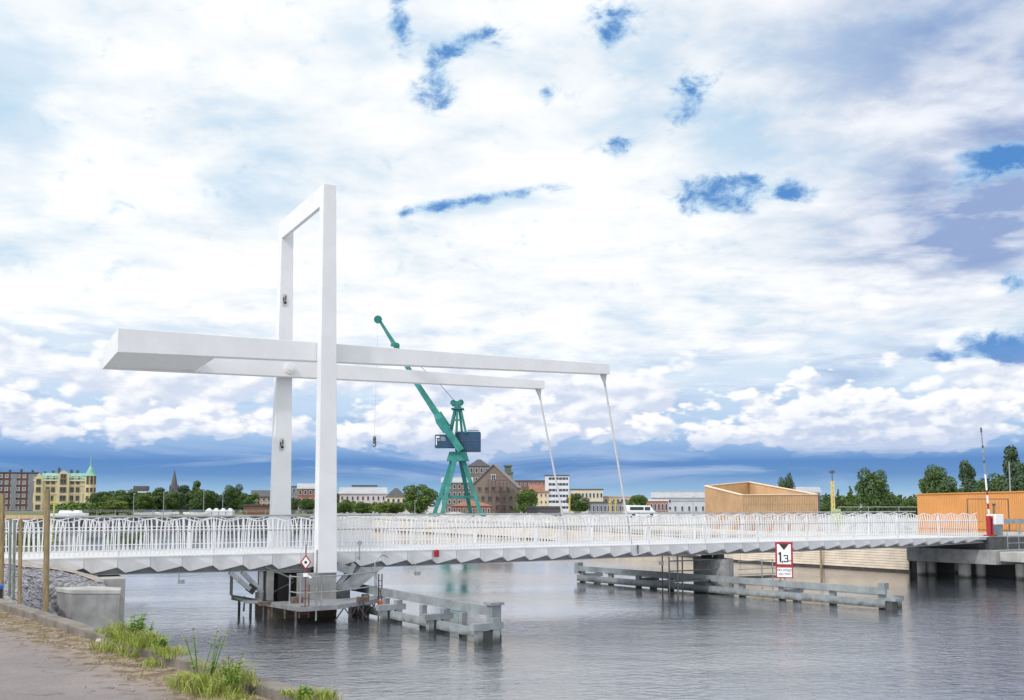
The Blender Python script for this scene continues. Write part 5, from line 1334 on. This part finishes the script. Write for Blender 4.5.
def boat(x, yb, Y, ln, rz, lb, covered=False):
    p = at(x, yb, Y); e = thing('motor_boat', (p.x, Y, 2.0), lb, 'boat'); e.rotation_euler = (0, 0, R(rz)); e.scale = (.75, .75, .6)
    def L(mb, nm, m, par=e):
        me = bpy.data.meshes.new(nm); me.from_pydata(mb.v, [], mb.f); me.materials.append(m); o = bpy.data.objects.new(nm, me); COL.objects.link(o); o.parent = par; return o
    mb = MB(); secs = []
    for t, wd, dr in ((0, .9, .15), (.3, 1.1, .05), (.6, 1.05, .05), (.85, .6, .25), (1, .05, .7)):
        xx = (t-.5)*ln; secs.append([(xx, 0, dr), (xx, wd*.8, dr+.35), (xx, wd, 1.1+.3*t), (xx, -wd, 1.1+.3*t), (xx, -wd*.8, dr+.35)])
    for a, b in zip(secs[:-1], secs[1:]): mb.loft([Vector(q) for q in a], [Vector(q) for q in b])
    L(mb, 'hull', signw)
    mb = MB(); mb.loft([Vector((-ln*.2, -.75, 1.2)), Vector((ln*.22, -.6, 1.3)), Vector((ln*.22, .6, 1.3)), Vector((-ln*.2, .75, 1.2))], [Vector((-ln*.16, -.6, 1.95)), Vector((ln*.1, -.5, 1.95)), Vector((ln*.1, .5, 1.95)), Vector((-ln*.16, .6, 1.95))]); L(mb, 'cabin', navy if covered else signw)
    mb = MB(); mb.box(-ln*.3, -ln*.26, -.4, .4, 0, .3); mb.box(ln*.1, ln*.14, -.4, .4, 0, .3); L(mb, 'cradle', steel_dk)
boat(66, 514, 172, 7.5, 5, 'white motor boat stored on the bank below the cream building')
boat(77, 514, 174, 5, 175, 'smaller white motor boat right of the one below the cream building')
for i, (x, ln, rz, lb) in enumerate([(150, 8, 10, 'low boat with dark cover on the left shore before the narrow dark tree'), (166, 7, -8, 'low boat with dark cover on the left shore below the church spire'), (196, 7, 170, 'white boat with dark cover left of the white domed tents')]):
    boat(x, 514, 186, ln, rz, lb, True)
for i, x in enumerate((209, 216, 223, 230)):
    p = at(x, 510, 188); e = thing('white_tent', (p.x, 188, 2), ['leftmost of the four small white tents on the left shore', 'second from the left of the four small white tents on the left shore', 'third from the left of the four small white tents on the left shore', 'rightmost of the four small white tents on the left shore'][i], 'tent', 'small white tents on the far left shore')
    mb = MB(); mb.box(p.x-.6, p.x+.6, 187.5, 189, 2, 2.9); mb.loft([Vector((p.x+a*.65, 188.2+b*.8, 2.9)) for a, b in ((-1, -1), (1, -1), (1, 1), (-1, 1))], [Vector((p.x+a*.15, 188.2+b*.2, 3.5)) for a, b in ((-1, -1), (1, -1), (1, 1), (-1, 1))]); mb.build('canopy', whitep, e)

# ================================================================== FOREGROUND LEFT
# timber fence posts
def fpost(x, yb, yt, wd, m, z0, label, Y=None):
    b = atz(x, yb, z0) if Y is None else at(x, yb, Y); t = at(x+.8, yt, b.y)
    mb = MB(); mb.bar(Vector((b.x, b.y, z0-.4)), Vector((t.x, b.y, t.z)), wd, wd*.9, up=Vector((0, 1, 0)))
    return b, t, mb
b1, t1, mb = fpost(46.5, 607, 489, .085, post_w, 2.35, '')
tag(mb.build('fence_post', post_w, bevel=.006), 'weathered brown timber post standing just outside the kerb, tallest of the fence', 'post')
b2, t2, mb = fpost(20, 592, 519, .075, post_w, 2.1, '')
tag(mb.build('fence_post', post_w, bevel=.006), 'shorter weathered timber post left of the tallest fence post', 'post')
b3, t3, mb = fpost(1.5, 600, 494, .08, post_w, 2.4, '')
tag(mb.build('fence_post', post_w, bevel=.006), 'weathered timber post cut by the left edge', 'post')
mb = MB(); q0 = Vector((t3.x-2, at(0, 517, t3.y).y+.3, at(0, 517, t3.y).z)); q1 = at(49, 517, b1.y+.06); q0 = at(-60, 516.5, b1.y+2.2)
mb.bar(q0, q1, .03, .07); tag(mb.build('fence_rail', post_n), 'light timber rail nailed across the fence posts at the left edge', 'rail')
for x, yt, yb, Y, lb in ((10.5, 519, 575, 23.5, 'left one of two thin green grey tubes behind the timber fence'), (14.5, 520, 578, 22.5, 'right one of two thin green grey tubes behind the timber fence')):
    a, b = at(x, yt, Y), at(x, yb, Y); mb = MB(); mb.tube((b.x, Y, b.z-.5), a, .032, n=8); tag(mb.build('steel_tube', galv_g), lb, 'tube')
mb = MB(); a = at(54.2, 488, b1.y+3); b = at(54.2, 522, b1.y+3)
p_ = at(54.5, 500, 62); mb.tube((p_.x, 62, 1.9), (p_.x, 62, at(53, 496, 62).z), .055, n=8); tag(mb.build('marker_pole', fmat('pale_lime_paint', 196, 198, 110, .08)), 'thin yellow marker pole seen just right of the tallest fence post', 'pole')
c = atz(-25, 604, 2.66); bn_ = thing('waste_barrel', (c.x, c.y+.5, 2.3), 'black barrel with blue lid cut by the left edge', 'barrel')
mb = MB(); mb.tube((c.x-.02, c.y+.55, 2.0), (c.x-.02, c.y+.55, 2.86), .17, n=20); mb.build('body', black, bn_)
mb = MB(); mb.tube((c.x-.02, c.y+.55, 2.86), (c.x-.02, c.y+.55, 2.92), .18, n=20); mb.tube((c.x-.02, c.y+.55, 2.92), (c.x-.02, c.y+.55, 2.98), .16, .08, n=20); mb.build('lid', blue_m, bn_)

# stones and litter near the kerb
rn = random.Random(21); mb = MB()
def pebble(mb, c, r, rn):
    vs = []; fs = []
    for i in range(5):
        for j in range(7):
            a = math.pi*i/4; t = 2*math.pi*j/7; k_ = r*rn.uniform(.8, 1.2); vs.append(c+Vector((math.sin(a)*math.cos(t)*k_*1.2, math.sin(a)*math.sin(t)*k_, math.cos(a)*k_*.55)))
    for i in range(4):
        for j in range(7): fs.append((i*7+j, (i+1)*7+j, (i+1)*7+(j+1) % 7, i*7+(j+1) % 7))
    mb.add(vs, fs)
for i in range(620):
    t = rn.uniform(-3, 22); d = .25+abs(rn.gauss(0, .33))
    p = K0+KD*t+KN*d; pebble(mb, Vector((p.x, p.y, GZ+.004)), rn.choice([.006, .008, .010, .014, .02]), rn)
stuff(mb.build('loose_gravel', mat('pale_pebbles', (.26, .225, .19), .9, .35, 7)), 'small pebbles scattered along the inner side of the kerb', 'gravel')
for x, y, r, lb in ((8, 606, .10, 'largest whitish stone near the left edge beside the kerb'), (53, 622, .06, 'small white stone on the dirt strip left of the weeds'), (70, 628, .05, 'tiny pale stone on the dirt strip between white stone and weeds'), (101, 641, .06, 'pale flat stone just left of the first weed tuft')):
    c = atz(x, y, GZ+.02); mb = MB(); pebble(mb, c, r, rn); tag(mb.build('white_stone', mat('chalk_stone', (.40, .385, .36), .9, .1)), lb, 'stone')
rn = random.Random(77); mb = MB()
for i in range(160):
    t = rn.uniform(-2, 16); d = .24+abs(rn.gauss(0, .35)); p = K0+KD*t+KN*d; an = rn.uniform(0, 3.14); L_ = rn.uniform(.03, .12)
    a = Vector((p.x, p.y, GZ+.008)); b = a+Vector((math.cos(an), math.sin(an), rn.uniform(0, .1)))*L_; mb.tube(a, b, .003, .002, n=4)
stuff(mb.build('twigs', mat('dry_twig', (.10, .07, .045), .9, .3, 5)), 'small dark twigs and plant litter on the dirt strip', 'litter')
# grass and weeds
gm1 = leaf_mat('grass_blades', (.15, .22, .03, 1), (.42, .50, .10, 1)); gm2 = leaf_mat('weed_leaves', (.10, .19, .03, 1), (.26, .42, .07, 1)); gm3 = leaf_mat('dry_grass', (.20, .16, .07, 1), (.42, .36, .18, 1))
def grass(spots, m, nm, label, hmul=1.0, dens=1.0):
    rn = random.Random(len(spots)*7+3); vs, fs, tn = [], [], []
    for (x, y, rad, h, n) in spots:
        c = atz(x, y, GZ)
        for i in range(int(n*dens)):
            a = rn.uniform(0, 6.283); rr = rad*1.15*rn.random(); b = Vector((c.x+math.cos(a)*rr*.9, c.y+math.sin(a)*rr*.9, GZ-.01))
            d0 = (b-K0).dot(KN)
            if -.02 < d0 < .28: b.z = 2.74
            if d0 < -.06: continue
            hh = h*.78*rn.uniform(.2, 1.15)*hmul; le = Vector((rn.gauss(0, .5), rn.gauss(0, .5), 0))*hh; sd = Vector((math.cos(a*3), math.sin(a*3), 0))*rn.uniform(.002, .005)
            m1 = b+le*.35+UP*hh*.6; tp = b+le+UP*hh*rn.uniform(.75, 1)
            o = len(vs); vs += [b-sd, b+sd, m1+sd*.8, m1-sd*.8, tp]; fs += [(o, o+1, o+2, o+3), (o+3, o+2, o+4)]; t_ = rn.random(); tn += [t_, t_]
    me = bpy.data.meshes.new(nm); me.from_pydata(vs, [], fs); me.materials.append(m); at_ = me.attributes.new('tone', 'FLOAT', 'FACE'); at_.data.foreach_set('value', tn)
    o = bpy.data.objects.new(nm, me); COL.objects.link(o); stuff(o, label, 'grass')
sp = []
rn = random.Random(4)
for x, y, rad, h, n in ((120, 650, .3, .22, 700), (135, 645, .35, .30, 1100), (150, 655, .32, .26, 1000), (163, 665, .25, .16, 500), (112, 640, .2, .12, 250), (195, 688, .22, .2, 700), (210, 690, .28, .24, 1100), (225, 694, .25, .22, 800), (185, 680, .2, .12, 300), (300, 712, .2, .12, 500), (318, 712, .18, .13, 500), (285, 706, .12, .06, 160), (240, 700, .2, .10, 260)):
    sp.append((x, y, rad, h, n))
grass(sp, gm1, 'kerb_grass', 'yellow green grass tufts growing along the kerb', 1.0, .75)
grass([(x+3, y, r_0*1.2, h_, int(n_*.22)) for x, y, r_0, h_, n_ in sp], gm3, 'straw_grass', 'dry straw coloured stems among the green kerb grass', 1.05)
sp = [(rn.uniform(20, 170), 0, 0, 0, 0) for _ in range(0)]
for t in range(60):
    tt_ = rn.uniform(1.5, 11); d = rn.uniform(.3, .75); p = K0+KD*tt_+KN*d
    # convert to a pixel-free spot: store world through closest call
    sp.append(p)
rn2 = random.Random(9); vs, fs, tn = [], [], []
for p in sp:
    for i in range(26):
        a = rn2.uniform(0, 6.283); rr = .12*math.sqrt(rn2.random()); b = Vector((p.x+math.cos(a)*rr, p.y+math.sin(a)*rr, GZ)); hh = rn2.uniform(.02, .08); le = Vector((rn2.gauss(0, .6), rn2.gauss(0, .6), 0))*hh; sd = Vector((math.cos(a*3), math.sin(a*3), 0))*.003
        o = len(vs); vs += [b-sd, b+sd, b+le+UP*hh]; fs.append((o, o+1, o+2)); tn.append(rn2.random())
me = bpy.data.meshes.new('dry_grass'); me.from_pydata(vs, [], fs); me.materials.append(gm3); at_ = me.attributes.new('tone', 'FLOAT', 'FACE'); at_.data.foreach_set('value', tn)
o = bpy.data.objects.new('dry_grass', me); COL.objects.link(o); stuff(o, 'thin dry grass on the dirt strip beside the kerb', 'grass')
def weed(x, y, h, n, lf, label, flower=False, z0=GZ):
    c = atz(x, y, z0); e = thing('weed', c[:], label, 'weed'); rn = random.Random(int(x*7+y)); vs, fs, tn = [], [], []; st = MB(); fl_ = MB()
    for s_ in range(n):
        a = rn.uniform(0, 6.283); ln = h*rn.uniform(.55, 1.05); tip = c+Vector((math.cos(a)*ln*.38, math.sin(a)*ln*.38, ln)); b = c+Vector((math.cos(a)*.03, math.sin(a)*.03, 0)); mid = lerp(b, tip, .5)+UP*ln*.06
        st.tube(b, mid, .005, .004, n=5); st.tube(mid, tip, .004, .002, n=5)
        for k_ in range(int(9*lf)):
            u = rn.uniform(.15, 1); p = lerp(b, tip, u)+UP*ln*.12*(u*(1-u))*2; an = rn.uniform(0, 6.283); ll = rn.uniform(.03, .07)*(1.3-u*.6)*(1.3 if lf > 1.4 else 1)
            d = Vector((math.cos(an), math.sin(an), rn.uniform(-.2, .6))).normalized(); sd = d.cross(UP).normalized()*ll*.32
            o = len(vs); vs += [p, p+d*ll*.45+sd, p+d*ll-UP*ll*.15, p+d*ll*.45-sd]; fs.append((o, o+1, o+2, o+3)); tn.append(rn.random())
        if flower: fl_.ball(tip, .012, n=6)
    st.build('stems', gm2, e)
    me = bpy.data.meshes.new('leaves'); me.from_pydata([Vector(v)-Vector(e.location) for v in vs], [], fs); me.materials.append(gm2); at_ = me.attributes.new('tone', 'FLOAT', 'FACE'); at_.data.foreach_set('value', tn)
    o = bpy.data.objects.new('leaves', me); COL.objects.link(o); o.parent = e
    if flower: fl_.build('flower_heads', gm3, e)
weed(136, 640, .30, 14, 2.0, 'broad leaved dark green weed at the back of the first grass tuft', z0=2.74)
weed(146, 642, .22, 9, 1.8, 'smaller broad leaved weed right of the dark green weed', z0=2.74)
weed(160, 652, .16, 8, 1.8, 'low leafy weed at the right end of the first grass tuft', z0=2.74)
weed(199, 676, .42, 5, .9, 'tall thin weed with seed heads left in the second grass tuft', True, 2.74)
weed(209, 678, .46, 5, .9, 'tallest thin weed with seed heads in the middle of the second grass tuft', True, 2.74)
weed(232, 686, .26, 8, 1.3, 'leafy weed at the right end of the second grass tuft', True, 2.74)
weed(306, 700, .13, 8, 1.4, 'small leafy weed at the bottom edge of the picture beside the kerb', z0=2.74)
weed(112, 634, .12, 8, 1.4, 'low weed at the left end of the first grass tuft', z0=2.70)
